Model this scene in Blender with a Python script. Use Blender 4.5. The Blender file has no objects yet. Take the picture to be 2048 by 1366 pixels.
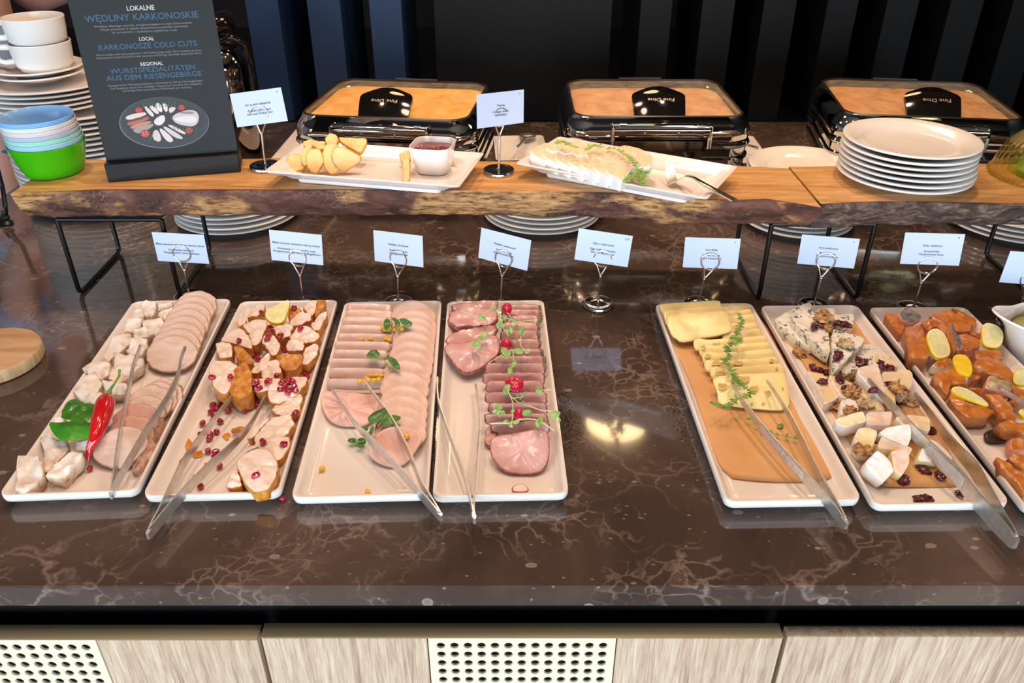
import bpy, math, random
from mathutils import Vector, Matrix, noise as mnoise
from mathutils.geometry import tessellate_polygon
rnd = random.Random(7)
R = math.radians
S = bpy.context.scene
COL = S.collection
# ---------------------------------------------------------------- camera
CAMZ, FPX, PITCH = 0.70, 1640.0, R(31.5)      # counter top is z = 0, eye 0.70 m above it
cam_d = bpy.data.cameras.new('camera'); cam = bpy.data.objects.new('camera', cam_d); COL.objects.link(cam)
cam.location = (0, 0, CAMZ); cam.rotation_euler = (R(90) - PITCH, 0, 0)
cam_d.sensor_width = 36; cam_d.lens = 36 * FPX / 2048; cam_d.clip_start = 0.02
S.camera = cam
# ---------------------------------------------------------------- world, lights, exposure
S.view_settings.view_transform = 'Standard'; S.view_settings.look = 'None'
S.view_settings.gamma = 1; S.view_settings.use_curve_mapping = False
S.view_settings.exposure = 0.0
W = bpy.data.worlds.new('world'); S.world = W; W.use_nodes = True
W.node_tree.nodes['Background'].inputs[0].default_value = (0.72, 0.80, 1.0, 1)
W.node_tree.nodes['Background'].inputs[1].default_value = 0.22

def area(name, loc, target, sx, sy, power, color, spread=180):
    d = bpy.data.lights.new(name, 'AREA'); d.shape = 'RECTANGLE'; d.size = sx; d.size_y = sy
    d.energy = power; d.color = color; d.spread = R(spread)
    o = bpy.data.objects.new(name, d); COL.objects.link(o); o.location = loc
    o.rotation_euler = (Vector(target) - Vector(loc)).to_track_quat('-Z', 'Y').to_euler()
    return o
area('window_daylight', (-2.6, -1.4, .45), (-0.1, 1.2, -0.1), 2.6, 1.3, 62, (0.62, 0.82, 1.0))
area('front_daylight', (0.5, -2.3, .10), (0.2, 0.8, -0.1), 3.6, 1.5, 148, (0.78, 0.90, 1.0))
LAMP_GLOW = 20.0
def spot(x, y, z, power, r=.05):
    d = bpy.data.lights.new('ceiling_spot', 'AREA'); d.shape = 'DISK'; d.size = r*2; d.energy = power; d.color = (1.0, .69, .50); d.spread = R(120)
    o = bpy.data.objects.new('ceiling_spot', d); COL.objects.link(o); o.location = (x, y, z)
for x_, y_ in ((-.9, .35), (-.3, .75), (.3, .35), (.9, .75), (0, 1.15)): spot(x_, y_, 2.1, 2.0, .11)
for x_ in (-.75, -.05, .65): spot(x_, 1.55, 1.75, 4.0)

# ---------------------------------------------------------------- projection of photo measurements onto real planes
_c, _s = math.cos(PITCH), math.sin(PITCH)
def ray(x, y):
    v = (683 - y) / FPX
    return Vector(((x - 1024) / FPX, _c + v * _s, -_s + v * _c))
def pz(x, y, z=0.0):
    d = ray(x, y); return Vector((0, 0, CAMZ)) + d * ((z - CAMZ) / d.z)
def py_(x, y, Y):
    d = ray(x, y); return Vector((0, 0, CAMZ)) + d * (Y / d.y)
def pp(x, y, P0, N):
    d = ray(x, y); O = Vector((0, 0, CAMZ)); return O + d * ((P0 - O).dot(N) / d.dot(N))

# ---------------------------------------------------------------- materials
def lin(h):
    if isinstance(h, str):
        h = [int(h[i:i+2], 16) / 255 for i in (0, 2, 4)]
        h = [c / 12.92 if c <= 0.04045 else ((c + 0.055) / 1.055) ** 2.4 for c in h]
    return (h[0], h[1], h[2], 1)
class NT:
    def __init__(s, name):
        s.m = bpy.data.materials.new(name); s.m.use_nodes = True
        s.t = s.m.node_tree; s.b = s.t.nodes['Principled BSDF']; s.co = None
    def n(s, typ, props=None, **ins):
        n = s.t.nodes.new('ShaderNode' + typ)
        for k, v in (props or {}).items(): setattr(n, k, v)
        for k, v in ins.items(): s.set(n, k, v)
        return n
    def set(s, n, k, v):
        k = int(k[1:]) if k[0] == '_' and k[1:].isdigit() else k.replace('_', ' ')
        i = n.inputs[k]
        if isinstance(v, bpy.types.NodeSocket): s.t.links.new(v, i)
        else: i.default_value = v
    def P(s, **k):
        for a, b in k.items(): s.set(s.b, a, b)
    def coord(s, scale=(1, 1, 1), rot=(0, 0, 0), loc=(0, 0, 0)):
        if not s.co: s.co = s.n('TexCoord').outputs['Object']
        return s.n('Mapping', Vector=s.co, Scale=scale, Rotation=rot, Location=loc).outputs[0]
    def noise(s, v, scale, detail=4, rough=.55, dist=0):
        return s.n('TexNoise', Vector=v, Scale=scale, Detail=detail, Roughness=rough, Distortion=dist).outputs[0]
    def ramp(s, f, stops, interp='LINEAR'):
        r = s.n('ValToRGB', Fac=f); e = r.color_ramp.elements; r.color_ramp.interpolation = interp
        while len(e) < len(stops): e.new(0.5)
        for i, (p, c) in enumerate(stops):
            e[i].position = p; e[i].color = lin(c) if not isinstance(c, (int, float)) else (c, c, c, 1)
        return r.outputs[0]
    def mix(s, f, a, b, mode='MIX'):
        m = s.n('Mix', {'data_type': 'RGBA', 'blend_type': mode})
        s.set(m, '_0', f)
        for i, v in ((6, a), (7, b)):
            if isinstance(v, bpy.types.NodeSocket): s.t.links.new(v, m.inputs[i])
            else: m.inputs[i].default_value = lin(v)
        return m.outputs[2]
    def math(s, op, a, b=0.5, clamp=False):
        m = s.n('Math', {'operation': op, 'use_clamp': clamp}); s.set(m, '_0', a); s.set(m, '_1', b); return m.outputs[0]
    def bump(s, h, strength=.3, dist=.001):
        s.P(Normal=s.n('Bump', Height=h, Strength=strength, Distance=dist).outputs[0])
MATS = {}
def simple(name, c, rough=.5, metal=0, c2=None, nscale=60, bump=0, bscale=200, bdist=.0006, coat=0, sss=0, spec=None, lo=.38, hi=.66, stretch=(1, 1, 1), detail=4):
    if name in MATS: return MATS[name]
    t = NT(name); v = t.coord(stretch)
    if c2 is not None:
        t.P(Base_Color=t.ramp(t.noise(v, nscale, detail), [(lo, c), (hi, c2)]))
    else: t.P(Base_Color=lin(c))
    t.P(Roughness=rough, Metallic=metal)
    if coat: t.P(Coat_Weight=coat, Coat_Roughness=.08)
    if sss: t.P(Subsurface_Weight=sss, Subsurface_Radius=(.012, .006, .004), Subsurface_Scale=.5)
    if spec is not None: t.P(Specular_IOR_Level=spec)
    if bump: t.bump(t.noise(v, bscale, 3), bump, bdist)
    MATS[name] = t.m; return t.m

def glass_mat(name, c, rough=.02, alpha=.25, ior=1.45):
    t = NT(name); t.P(Base_Color=lin(c), Roughness=rough, Transmission_Weight=1.0, IOR=ior)
    if alpha is not None:
        tr = t.n('BsdfTransparent'); tr.inputs[0].default_value = lin(c)
        mx = t.n('MixShader'); mx.inputs[0].default_value = alpha
        t.t.links.new(tr.outputs[0], mx.inputs[1]); t.t.links.new(t.b.outputs[0], mx.inputs[2])
        t.t.links.new(mx.outputs[0], t.t.nodes['Material Output'].inputs[0])
    MATS[name] = t.m; return t.m

def marble():
    t = NT('brown_marble'); v = t.coord()
    base = t.ramp(t.noise(v, 3.2, 6, .6, .6), [(.30, '372c26'), (.5, '51423a'), (.72, '66554b')])
    w = t.n('VectorMath', {'operation': 'ADD'}); t.set(w, '_0', v)
    ns = t.n('TexNoise', Vector=v, Scale=9, Detail=5); sc = t.n('VectorMath', {'operation': 'SCALE'}, _0=ns.outputs[1]); sc.inputs[3].default_value = .16
    t.set(w, '_1', sc.outputs[0])
    e = t.n('TexVoronoi', {'feature': 'DISTANCE_TO_EDGE'}, Vector=w.outputs[0], Scale=8.0).outputs[0]
    vein = t.ramp(e, [(0, .75), (.010, .35), (.032, 0.0)])
    msk = t.ramp(t.noise(v, 4.5, 4, .6), [(.50, 0.0), (.68, 1.0)])
    vein = t.math('MULTIPLY', vein, msk)
    e2 = t.n('TexVoronoi', {'feature': 'DISTANCE_TO_EDGE'}, Vector=w.outputs[0], Scale=36.0).outputs[0]
    v2 = t.math('MULTIPLY', t.ramp(e2, [(0, .55), (.09, 0.0)]), t.ramp(t.noise(v, 8, 5, .65), [(.49, 0.0), (.62, 1.0)]))
    vs = t.coord((1, 1.7, 1), (0, 0, .5))
    f = t.n('TexVoronoi', Vector=vs, Scale=26.0, Randomness=1.0)
    spot = t.ramp(f.outputs[0], [(.10, .6), (.15, .9), (.19, 0.0)])
    sel = t.math('GREATER_THAN', t.n('SeparateColor', Color=f.outputs[1]).outputs[0], .80)
    spot = t.math('MULTIPLY', spot, sel)
    f3 = t.n('TexVoronoi', Vector=vs, Scale=85.0)
    s3 = t.math('MULTIPLY', t.ramp(f3.outputs[0], [(.14, .6), (.22, 0.0)]), t.math('GREATER_THAN', t.n('SeparateColor', Color=f3.outputs[1]).outputs[1], .84))
    a = t.math('MAXIMUM', t.math('MAXIMUM', vein, v2), t.math('MAXIMUM', spot, s3))
    t.P(Base_Color=t.mix(a, base, '9f8b7e'), Roughness=.09, Specular_IOR_Level=.5)
    t.P(Coat_Weight=.35, Coat_Roughness=.04)
    MATS['marble'] = t.m
def wood_mats():
    t = NT('board_wood'); v = t.coord((1.2, 9, 9))
    g = t.noise(v, 5, 6, .6, 1.4)
    c = t.ramp(g, [(.3, 'a87846'), (.5, 'c9965a'), (.7, 'dfb57c')])
    k = t.ramp(t.noise(t.coord((1, 3, 3)), 7, 3), [(.62, 0.0), (.72, .5)])
    t.P(Base_Color=t.mix(k, c, '8f6a40'), Roughness=.42); t.bump(g, .15, .001); MATS['board_wood'] = t.m
    t = NT('bark'); v = t.coord((1, 2.2, 2.2))
    n1 = t.noise(v, 16, 6, .65, .4)
    pale = t.ramp(t.noise(t.coord((1, 1.6, 1.6)), 6.5, 5, .6), [(.52, 0.0), (.60, 1.0)])
    dk = t.ramp(n1, [(.32, '261611'), (.5, '5a352a'), (.68, '7c5547')])
    pl = t.ramp(t.noise(t.coord((1.5, 6, 9)), 22, 5, .6), [(.36, '55321c'), (.46, 'a97a48'), (.62, 'd0a06a')])
    cr = t.n('TexVoronoi', {'feature': 'DISTANCE_TO_EDGE'}, Vector=t.coord((1.4, 1.8, 1.8)), Scale=60.0).outputs[0]
    crm = t.math('MULTIPLY', t.ramp(cr, [(0, .6), (.04, 0.0)]), t.ramp(t.noise(v, 12), [(.5, 0.0), (.6, 1.0)]))
    col = t.mix(crm, t.mix(pale, dk, pl), 'b49a86')
    t.P(Base_Color=col, Roughness=.75); t.bump(t.noise(v, 45, 6, .7), .8, .003); MATS['bark'] = t.m
    t = NT('grey_bark'); v = t.coord((1, 2, 2))
    n1 = t.noise(v, 34, 6, .7, .5)
    col = t.ramp(n1, [(.30, '1d1613'), (.47, '4b3a33'), (.56, '71594c'), (.64, '8d7a68')])
    t.P(Base_Color=col, Roughness=.8); t.bump(n1, .9, .004); MATS['grey_bark'] = t.m
    for nm, rot in (('oak_straight', 0.10), ('oak_figured', -.35)):
        t = NT(nm); v = t.coord((24, 24, 1.2), (0, rot, 0))
        g = t.noise(v, 5.5, 7, .62, .7)
        fine = t.noise(t.coord((60, 60, 3), (0, rot, 0)), 9, 4, .6)
        c = t.ramp(g, [(.32, 'a08068'), (.45, 'bc9e85'), (.57, 'd0b69c'), (.70, 'e0cbb1')])
        c = t.mix(.28, c, t.ramp(fine, [(.38, '94745c'), (.62, 'e2d0b4')]))
        t.P(Base_Color=c, Roughness=.5); t.bump(fine, .2, .0006); MATS[nm] = t.m
marble(); wood_mats()
PORC = simple('white_porcelain', 'efebe6', .12, spec=.6)
PORC_T = simple('tray_porcelain', 'f0e9e2', .13, spec=.55)
MELA = simple('white_melamine', 'f0e8e4', .2)
WIRE = simple('satin_steel_wire', 'd8d5cf', .22, 1.0)
DISC = simple('steel_disc', 'cfc9c0', .12, 1.0)
CHROME = simple('polished_steel', 'c9c4bc', .05, 1.0)
STEEL = simple('brushed_steel', 'cdcac5', .36, .88, c2='dedbd6', nscale=120)
BLACKM = simple('black_powder_coat', '0c0c0e', .3)
SIGNM = simple('sign_print_dark', '0f1013', .5, c2='131519', nscale=4, spec=.3)
HOLDM = simple('sign_holder_black', '08090b', .45, spec=.3)
CARDM = simple('card_paper', 'c9d6ee', .55)
INK = simple('black_ink', '15151c', .6)
BRASS = simple('brass_trim', 'a89670', .5, .45)
PERF = simple('champagne_panel', 'e6dcbe', .42)
DARK = simple('dark_recess', '0a0b10', .5)
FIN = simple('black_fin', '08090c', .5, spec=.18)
FIN_SHEEN = simple('fin_daylight_sheen', '1a3154', .5, spec=.35)  # black slats on the left; reflected blue daylight is put into the base colour
# ---------------------------------------------------------------- mesh helpers
class MB:
    def __init__(s): s.v = []; s.f = []; s.m = []
    def add(s, vs, fs, mi=0):
        o = len(s.v); s.v += [tuple(p) for p in vs]
        for i, f in enumerate(fs):
            s.f.append(tuple(o + k for k in f)); s.m.append(mi[i] if isinstance(mi, list) else mi)
        return s
    def box(s, x0, y0, z0, x1, y1, z1, mi=0, M=None):
        vs = [Vector((x, y, z)) for z in (z0, z1) for y in (y0, y1) for x in (x0, x1)]
        if M: vs = [M @ p for p in vs]
        return s.add(vs, [(0, 2, 3, 1), (4, 5, 7, 6), (0, 1, 5, 4), (2, 6, 7, 3), (0, 4, 6, 2), (1, 3, 7, 5)], mi)
    def cbox(s, x0, y0, z0, x1, y1, z1, c=.002, mi=0, M=None):      # chamfered box
        rs = [(c, c, 0), (0, 0, 1)]
        def ring(ix, z):
            return [Vector(p) for p in ((x0+ix+c, y0+ix, z), (x1-ix-c, y0+ix, z), (x1-ix, y0+ix+c, z), (x1-ix, y1-ix-c, z), (x1-ix-c, y1-ix, z), (x0+ix+c, y1-ix, z), (x0+ix, y1-ix-c, z), (x0+ix, y0+ix+c, z))]
        return s.rings([ring(c, z0), ring(0, z0+c), ring(0, z1-c), ring(c, z1)], mi, True, True, M)
    def rings(s, R_, mi=0, cap0=False, cap1=False, M=None, closed=True):
        n = len(R_[0]); vs = [p for r in R_ for p in r]
        if M: vs = [M @ Vector(p) for p in vs]
        fs = []; ms = []
        for j in range(len(R_)-1):
            for i in range(n if closed else n-1):
                k = (i+1) % n
                fs.append((j*n+i, j*n+k, (j+1)*n+k, (j+1)*n+i)); ms.append(mi[j] if isinstance(mi, list) else mi)
        if cap0: fs.append(tuple(range(n-1, -1, -1))); ms.append(mi[0] if isinstance(mi, list) else mi)
        if cap1: fs.append(tuple((len(R_)-1)*n+i for i in range(n))); ms.append(mi[-1] if isinstance(mi, list) else mi)
        return s.add(vs, fs, ms)
    def lathe(s, prof, n=48, mi=0, c=(0, 0), M=None, cap0=True, cap1=True, flute=0, fn=24):
        rr = []
        for r, z in prof:
            rr.append([Vector((c[0]+(r*(1+flute*math.cos(fn*2*math.pi*i/n)))*math.cos(2*math.pi*i/n), c[1]+(r*(1+flute*math.cos(fn*2*math.pi*i/n)))*math.sin(2*math.pi*i/n), z)) for i in range(n)])
        return s.rings(rr, mi, cap0 and prof[0][0] > 0, cap1 and prof[-1][0] > 0, M)
    def tube(s, pts, r, n=10, mi=0, closed=False, cap=True):
        pts = [Vector(p) for p in pts]; N = len(pts); rr = []; up = None
        for i, p in enumerate(pts):
            a = pts[(i-1) % N] if (i or closed) else p; b = pts[(i+1) % N] if (i < N-1 or closed) else p
            d = (b-a).normalized()
            if up is None:
                up = d.orthogonal().normalized()
            up = (up - d*up.dot(d)).normalized(); w = d.cross(up)
            q = r[i] if isinstance(r, (list, tuple)) else r
            rr.append([p + (up*math.cos(2*math.pi*k/n)+w*math.sin(2*math.pi*k/n))*q for k in range(n)])
        if closed: rr.append(rr[0])
        return s.rings(rr, mi, cap and not closed, cap and not closed)
    def ball(s, c, r, n=10, m=6, mi=0, M=None):
        c = Vector(c); r = r if isinstance(r, (tuple, list)) else (r, r, r)
        rr = []
        for j in range(1, m):
            a = math.pi*j/m
            rr.append([c+Vector((r[0]*math.sin(a)*math.cos(2*math.pi*i/n), r[1]*math.sin(a)*math.sin(2*math.pi*i/n), -r[2]*math.cos(a))) for i in range(n)])
        return s.rings(rr, mi, True, True, M)
    def build(s, name, mats, parent=None, smooth=True, world=False, bev=None, angle=40):
        mats = mats if isinstance(mats, (list, tuple)) else [mats]
        off = Vector((0, 0, 0))
        if world:
            off = parent.location if parent else Vector((sum(p[0] for p in s.v)/len(s.v), sum(p[1] for p in s.v)/len(s.v), min(p[2] for p in s.v)))
        me = bpy.data.meshes.new(name)
        me.from_pydata([tuple(Vector(p)-off) for p in s.v], [], s.f)
        for m in mats: me.materials.append(m)
        for p, k in zip(me.polygons, s.m): p.material_index = k
        me.validate()
        if smooth:
            me.polygons.foreach_set('use_smooth', [True]*len(me.polygons))
            try: me.set_sharp_from_angle(angle=R(angle))
            except Exception: pass
        me.update()
        o = bpy.data.objects.new(name, me); COL.objects.link(o)
        if parent: o.parent = parent
        elif world: o.location = off
        if bev:
            b = o.modifiers.new('bevel', 'BEVEL'); b.width = bev; b.segments = 2; b.limit_method = 'ANGLE'; b.angle_limit = R(40)
        return o
def empty(name, loc, rz=0):
    o = bpy.data.objects.new(name, None); COL.objects.link(o); o.location = loc; o.rotation_euler = (0, 0, rz); o.empty_display_size = .03
    return o
USED = set()
def tag(o, label, cat, group=None, kind=None):
    o['label'] = label; o['category'] = cat
    if group: o['group'] = group
    if kind: o['kind'] = kind
    return o
def struct(o):
    o['kind'] = 'structure'; return o
def copy_tree(o, parent=None):
    c = o.copy(); COL.objects.link(c)
    if parent: c.parent = parent
    for ch in [k for k in KIDS.get(o.name, [])]:
        d = ch.copy(); COL.objects.link(d); d.parent = c
    return c
KIDS = {}
def rr_ring(w, l, r, z, n=6, cx=0, cy=0):
    r = min(r, w/2-1e-5, l/2-1e-5); out = []
    for sx, sy, a0 in ((1, 1, 0), (-1, 1, 90), (-1, -1, 180), (1, -1, 270)):
        for k in range(n+1):
            a = R(a0+90*k/n); out.append(Vector((cx+sx*(w/2-r)+r*math.cos(a), cy+sy*(l/2-r)+r*math.sin(a), z)))
    return out
def text_mesh(lines, mat, name, M, parent, size, lead=1.35, xscale=1.0, extrude=0.0001, bold=0.0):
    """lines: list of (text, x, y, size) -> one joined mesh laid out in the plane of M"""
    mb = MB()
    for tx, x, y, sz in lines:
        cu = bpy.data.curves.new('t', 'FONT'); cu.body = tx; cu.size = sz; cu.align_x = 'CENTER'; cu.align_y = 'CENTER'
        cu.extrude = extrude; cu.resolution_u = 2; cu.offset = bold*sz
        ob = bpy.data.objects.new('t', cu); COL.objects.link(ob)
        dg = bpy.context.evaluated_depsgraph_get(); dg.update()
        me = bpy.data.meshes.new_from_object(ob.evaluated_get(dg))
        vs = [M @ Vector((x+p.co.x*xscale, y+p.co.y, p.co.z)) for p in me.vertices]
        mb.add(vs, [tuple(p.vertices) for p in me.polygons])
        bpy.data.objects.remove(ob); bpy.data.curves.remove(cu); bpy.data.meshes.remove(me)
    return mb.build(name, mat, parent, smooth=False)

def smooth_outline(pts, n=36, sm=2):
    """closed Chaikin smoothing then even resampling"""
    P = [Vector(p) for p in pts]
    k_ = .25 if sm > 1 else .13
    for _ in range(sm):
        Q = []
        for i in range(len(P)):
            a, b = P[i], P[(i+1) % len(P)]; Q += [a.lerp(b, k_), a.lerp(b, 1-k_)]
        P = Q
    L = [0]
    for i in range(len(P)): L.append(L[-1]+(P[(i+1) % len(P)]-P[i]).length)
    out = []; j = 0
    for k in range(n):
        t = L[-1]*k/n
        while L[j+1] < t: j += 1
        f = (t-L[j])/max(1e-9, L[j+1]-L[j]); out.append(P[j].lerp(P[(j+1) % len(P)], f))
    return out
def plane_from(px, y0, z0, y1, z1):
    """plane through two picture heights at given world heights, level from left to right"""
    A = pz(px, y0, z0); B = pz(px, y1, z1)
    N = (B-A).cross(Vector((1, 0, 0))).normalized()
    if N.z < 0: N = -N
    return A, N
def slab(name, outline, z, thick, mats, label=None, cat=None, group=None, n=32, sm=2, wob=.0006, dome=0.0, rim=.0015, ws=120, seed=None, wavy=0.0, rimband=.12, taper=0.0, parent=None, flute=0.0):
    """A piece of food. outline = its top face as measured in the photo; z = (height at its far edge, at its near edge)."""
    seed = rnd.random()*100 if seed is None else seed
    if not isinstance(z, (tuple, list)): z = (z, z)
    ys = [p[1] for p in outline]; cx = sum(p[0] for p in outline)/len(outline)
    A, N = plane_from(cx, min(ys), z[0], max(ys), z[1])
    W_ = [pp(x, y, A, N) for x, y in outline]
    P = smooth_outline(W_, n, sm)
    c = sum(P, Vector())/n
    up = N
    def nz(p, amp, sc=ws): return up*(mnoise.noise(Vector((p.x*sc+seed, p.y*sc, p.z*sc+seed)))*amp)
    P = [p + (p-c).normalized()*(mnoise.noise(Vector((p.x*150, p.y*150, seed)))*wavy) for p in P]
    area_ = sum((P[i]-c).cross(P[(i+1) % n]-c).dot(up) for i in range(n))
    if area_ < 0: P.reverse()
    def rng(s, h, w=1.0):
        out = []
        for p in P:
            q = c+(p-c)*s; out.append(q+up*h+nz(q, wob*w))
        return out
    def rngi(d, h):
        out = []
        for p in P:
            v = p-c; L = v.length; q = c+v*max(.05, (L+d)/L); out.append(q+up*h+nz(q, wob))
        return out
    t = thick
    rs = [rng(.9-taper, -t, 0), rngi(-rim*.6-taper*.03, -t*.97), rngi(-taper*.015, -t*.6), rngi(0, -t*.35), rngi(-rim*.25, -rim*.35), rngi(-rim, 0)]
    ms = [1, 1, 1, 1, 1]
    for s_, h in ((1-rimband, .25), (.68, .6), (.42, .85), (.18, 1.0)):
        rs.append([q+up*(dome*h)+up*(flute*math.sin(q.x*900+seed)) for q in rng(s_, 0, 1.6)]); ms.append(0)
    ms[5] = 2 if len(mats) > 2 else 0
    mb = MB(); mb.rings(rs, ms+[0], True, True)
    zmin = min(p[2] for p in mb.v)
    o = mb.build(name, mats, parent, world=True, angle=50)
    if label: tag(o, label, cat, group)
    return o
ORD = ['first', 'second', 'third', 'fourth', 'fifth', 'sixth', 'seventh', 'eighth', 'ninth', 'tenth', 'eleventh', 'twelfth', 'thirteenth', 'fourteenth', 'fifteenth', 'sixteenth', 'seventeenth', 'eighteenth', 'nineteenth', 'twentieth']
ORD += ['twenty-'+q for q in ORD[:9]]+['thirtieth']+['thirty-'+q for q in ORD[:9]]+['fortieth']

# ---------------------------------------------------------------- structure: floor, far wall, ceiling
struct(MB().box(-6, -5, -1.0, 6, 9, -.9).build('floor', simple('brown_floor', '3c2619', .22, c2='5d3f2b', nscale=1.6, stretch=(1, 6, 1)), smooth=False))
struct(MB().box(-6, 8.6, -.9, 6, 8.8, 2.3).build('wall_back', simple('brown_wall', '35271f', .6, c2='4b382c', nscale=1.2), smooth=False))
struct(MB().box(2.9, -5, -.9, 3.1, 8.6, 2.3).build('wall_right', simple('dark_wall', '1c191a', .6), smooth=False))
struct(MB().box(.9, -5, -.9, 2.9, -4.8, 2.3).build('wall_front', MATS['dark_wall'], smooth=False))
struct(MB().box(-6, -5, 2.3, 6, 9, 2.4).build('ceiling', simple('dark_ceiling', '85756a', .7), smooth=False))

# ---------------------------------------------------------------- counter
CX0, CX1, CY0, CY1 = -1.17, 1.9, .627, 2.36
ct = empty('buffet_counter', (0, CY0, -.032)); tag(ct, 'long polished brown marble buffet counter top carrying all the dishes', 'counter')
def slabx(y0, y1):
    c = .0018
    c0 = c if y0 < 1 else .0002; prof = [(y0+c0, -.032), (y0, -.032+c0), (y0, -c0), (y0+c0, 0), (y1-c/8, 0), (y1, -c/8), (y1, -.032)]
    rs = [[Vector((x, y, z)) for y, z in prof] for x in (CX0, CX1)]
    m = MB(); m.rings([list(reversed(r)) for r in rs], 0, True, True); return m
slabx(CY0, 1.4705).build('marble_slab', MATS['marble'], ct, world=True)
slabx(1.4709, CY1).build('marble_slab', MATS['marble'], ct, world=True)
# recess and carcass below
cab = empty('buffet_base_cabinet', (0, 1.4, -.9)); tag(cab, 'dark recessed carcass under the marble counter, behind the oak doors', 'cabinet')
MB().box(-1.1, .665, -.82, 1.85, 2.28, -.0325).build('carcass', DARK, cab, world=True, smooth=False)
MB().box(-1.1, .70, -.9, 1.85, 2.25, -.82).build('plinth', BLACKM, cab, world=True, smooth=False)
DY0, DY1, DZ = .620, .640, -.0745
def door(x0, x1, panels, brass, label, ztop=DZ):
    """panels = [(x0, x1, kind)]"""
    d = empty('cabinet_door', ((x0+x1)/2, DY1, -.86)); tag(d, label, 'cabinet door')
    back = MB()
    back.box(x0, DY1-.003, -.86, x1, DY1, ztop-.002); back.build('back_board', DARK, d, world=True, smooth=False)
    for a, b, k in panels:
        g = .0007
        zt = ztop-(.0022 if brass else 0)
        if k != 'perf':
            MB().cbox(a+g, DY0, -.86, b-g, DY1-.004, zt, .0008).build('oak_panel', MATS[k], d, world=True)
        else:
            w = b-a; nx = 13; cw = (w-.014)/nx; m = MB(); r = cw*.315; zrow = .0153; nz_ = 12; zt2 = zt-.006
            X0 = a+.007; ns = 16
            def ringp(cx, cz, y, rr, sq):
                out = []
                for q in range(ns):
                    an = 2*math.pi*q/ns; ca, sa = math.cos(an), math.sin(an)
                    if sq:
                        f = 1/max(abs(ca), abs(sa)); out.append(Vector((cx+ca*f*cw/2, y, cz+sa*f*zrow/2)))
                    else: out.append(Vector((cx+ca*rr, y, cz+sa*rr)))
                return out
            y = DY0+.0005
            for j in range(nz_):
                for i in range(nx):
                    cx = X0+cw*(i+.5); cz = zt2-zrow*(j+.5)
                    m.rings([ringp(cx, cz, y, 0, True), ringp(cx, cz, y, r*1.08, False), ringp(cx, cz, y+.0006, r, False), ringp(cx, cz, y+.003, r, False)], 0)
            zb = zt2-zrow*nz_
            fq = [((a+g, zt2), (b-g, zt)), ((a+g, zb), (X0, zt2)), ((X0+cw*nx, zb), (b-g, zt2)), ((a+g, -.86), (b-g, zb))]
            for (xa, za), (xb, zc) in fq: m.box(xa, y, za, xb, y+.003, zc)
            m.build('perforated_panel', PERF, d, world=True, smooth=False)
    if brass:
        MB().cbox(x0, DY0-.0006, ztop-.002, x1, DY1, ztop, .0005).build('brass_edge_trim', BRASS, d, world=True)
    return d
door(-.885, -.2905, [(-.885, -.696, 'oak_straight'), (-.696, -.4755, 'perf'), (-.4755, -.2905, 'oak_straight')], True, 'left oak cabinet door with perforated champagne panel and brass top edge, left of frame', DZ-.003)
door(-.2865, .3095, [(-.2865, -.0965, 'oak_straight'), (-.0965, .1195, 'perf'), (.1195, .3095, 'oak_straight')], True, 'middle oak cabinet door with a perforated champagne panel at its centre')
door(.3135, .91, [(.3135, .91, 'oak_figured')], False, 'plain right-hand oak cabinet door with swirling grain and no brass')
door(.914, 1.51, [(.914, 1.51, 'oak_figured')], False, 'plain oak cabinet door beyond the right edge of the picture')
# ---------------------------------------------------------------- slat screen
scr = empty('slat_screen', (0, CY1-.001, 0)); tag(scr, 'black screen of tall upright slats standing behind the buffet', 'screen')
FY = CY1+.004
def fx(px): return (px-1024)/ (FPX) * (FY/1.0405)
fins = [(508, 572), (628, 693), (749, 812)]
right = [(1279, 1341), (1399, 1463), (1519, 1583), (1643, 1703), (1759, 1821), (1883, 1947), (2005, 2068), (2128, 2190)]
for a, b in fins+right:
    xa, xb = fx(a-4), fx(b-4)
    MB().cbox(xa, FY, .002, xb, FY+.36, 1.7, .001).build('slat', FIN_SHEEN if a < 900 else FIN, scr, world=True)
MB().cbox(fx(873-2), FY, .002, fx(1220), FY+.03, 1.7, .001).build('wide_panel', FIN, scr, world=True)
MB().box(-1.0, CY1+.003, -.03, 1.9, FY+.38, .001).build('base_rail', BLACKM, scr, world=True, smooth=False)
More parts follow.
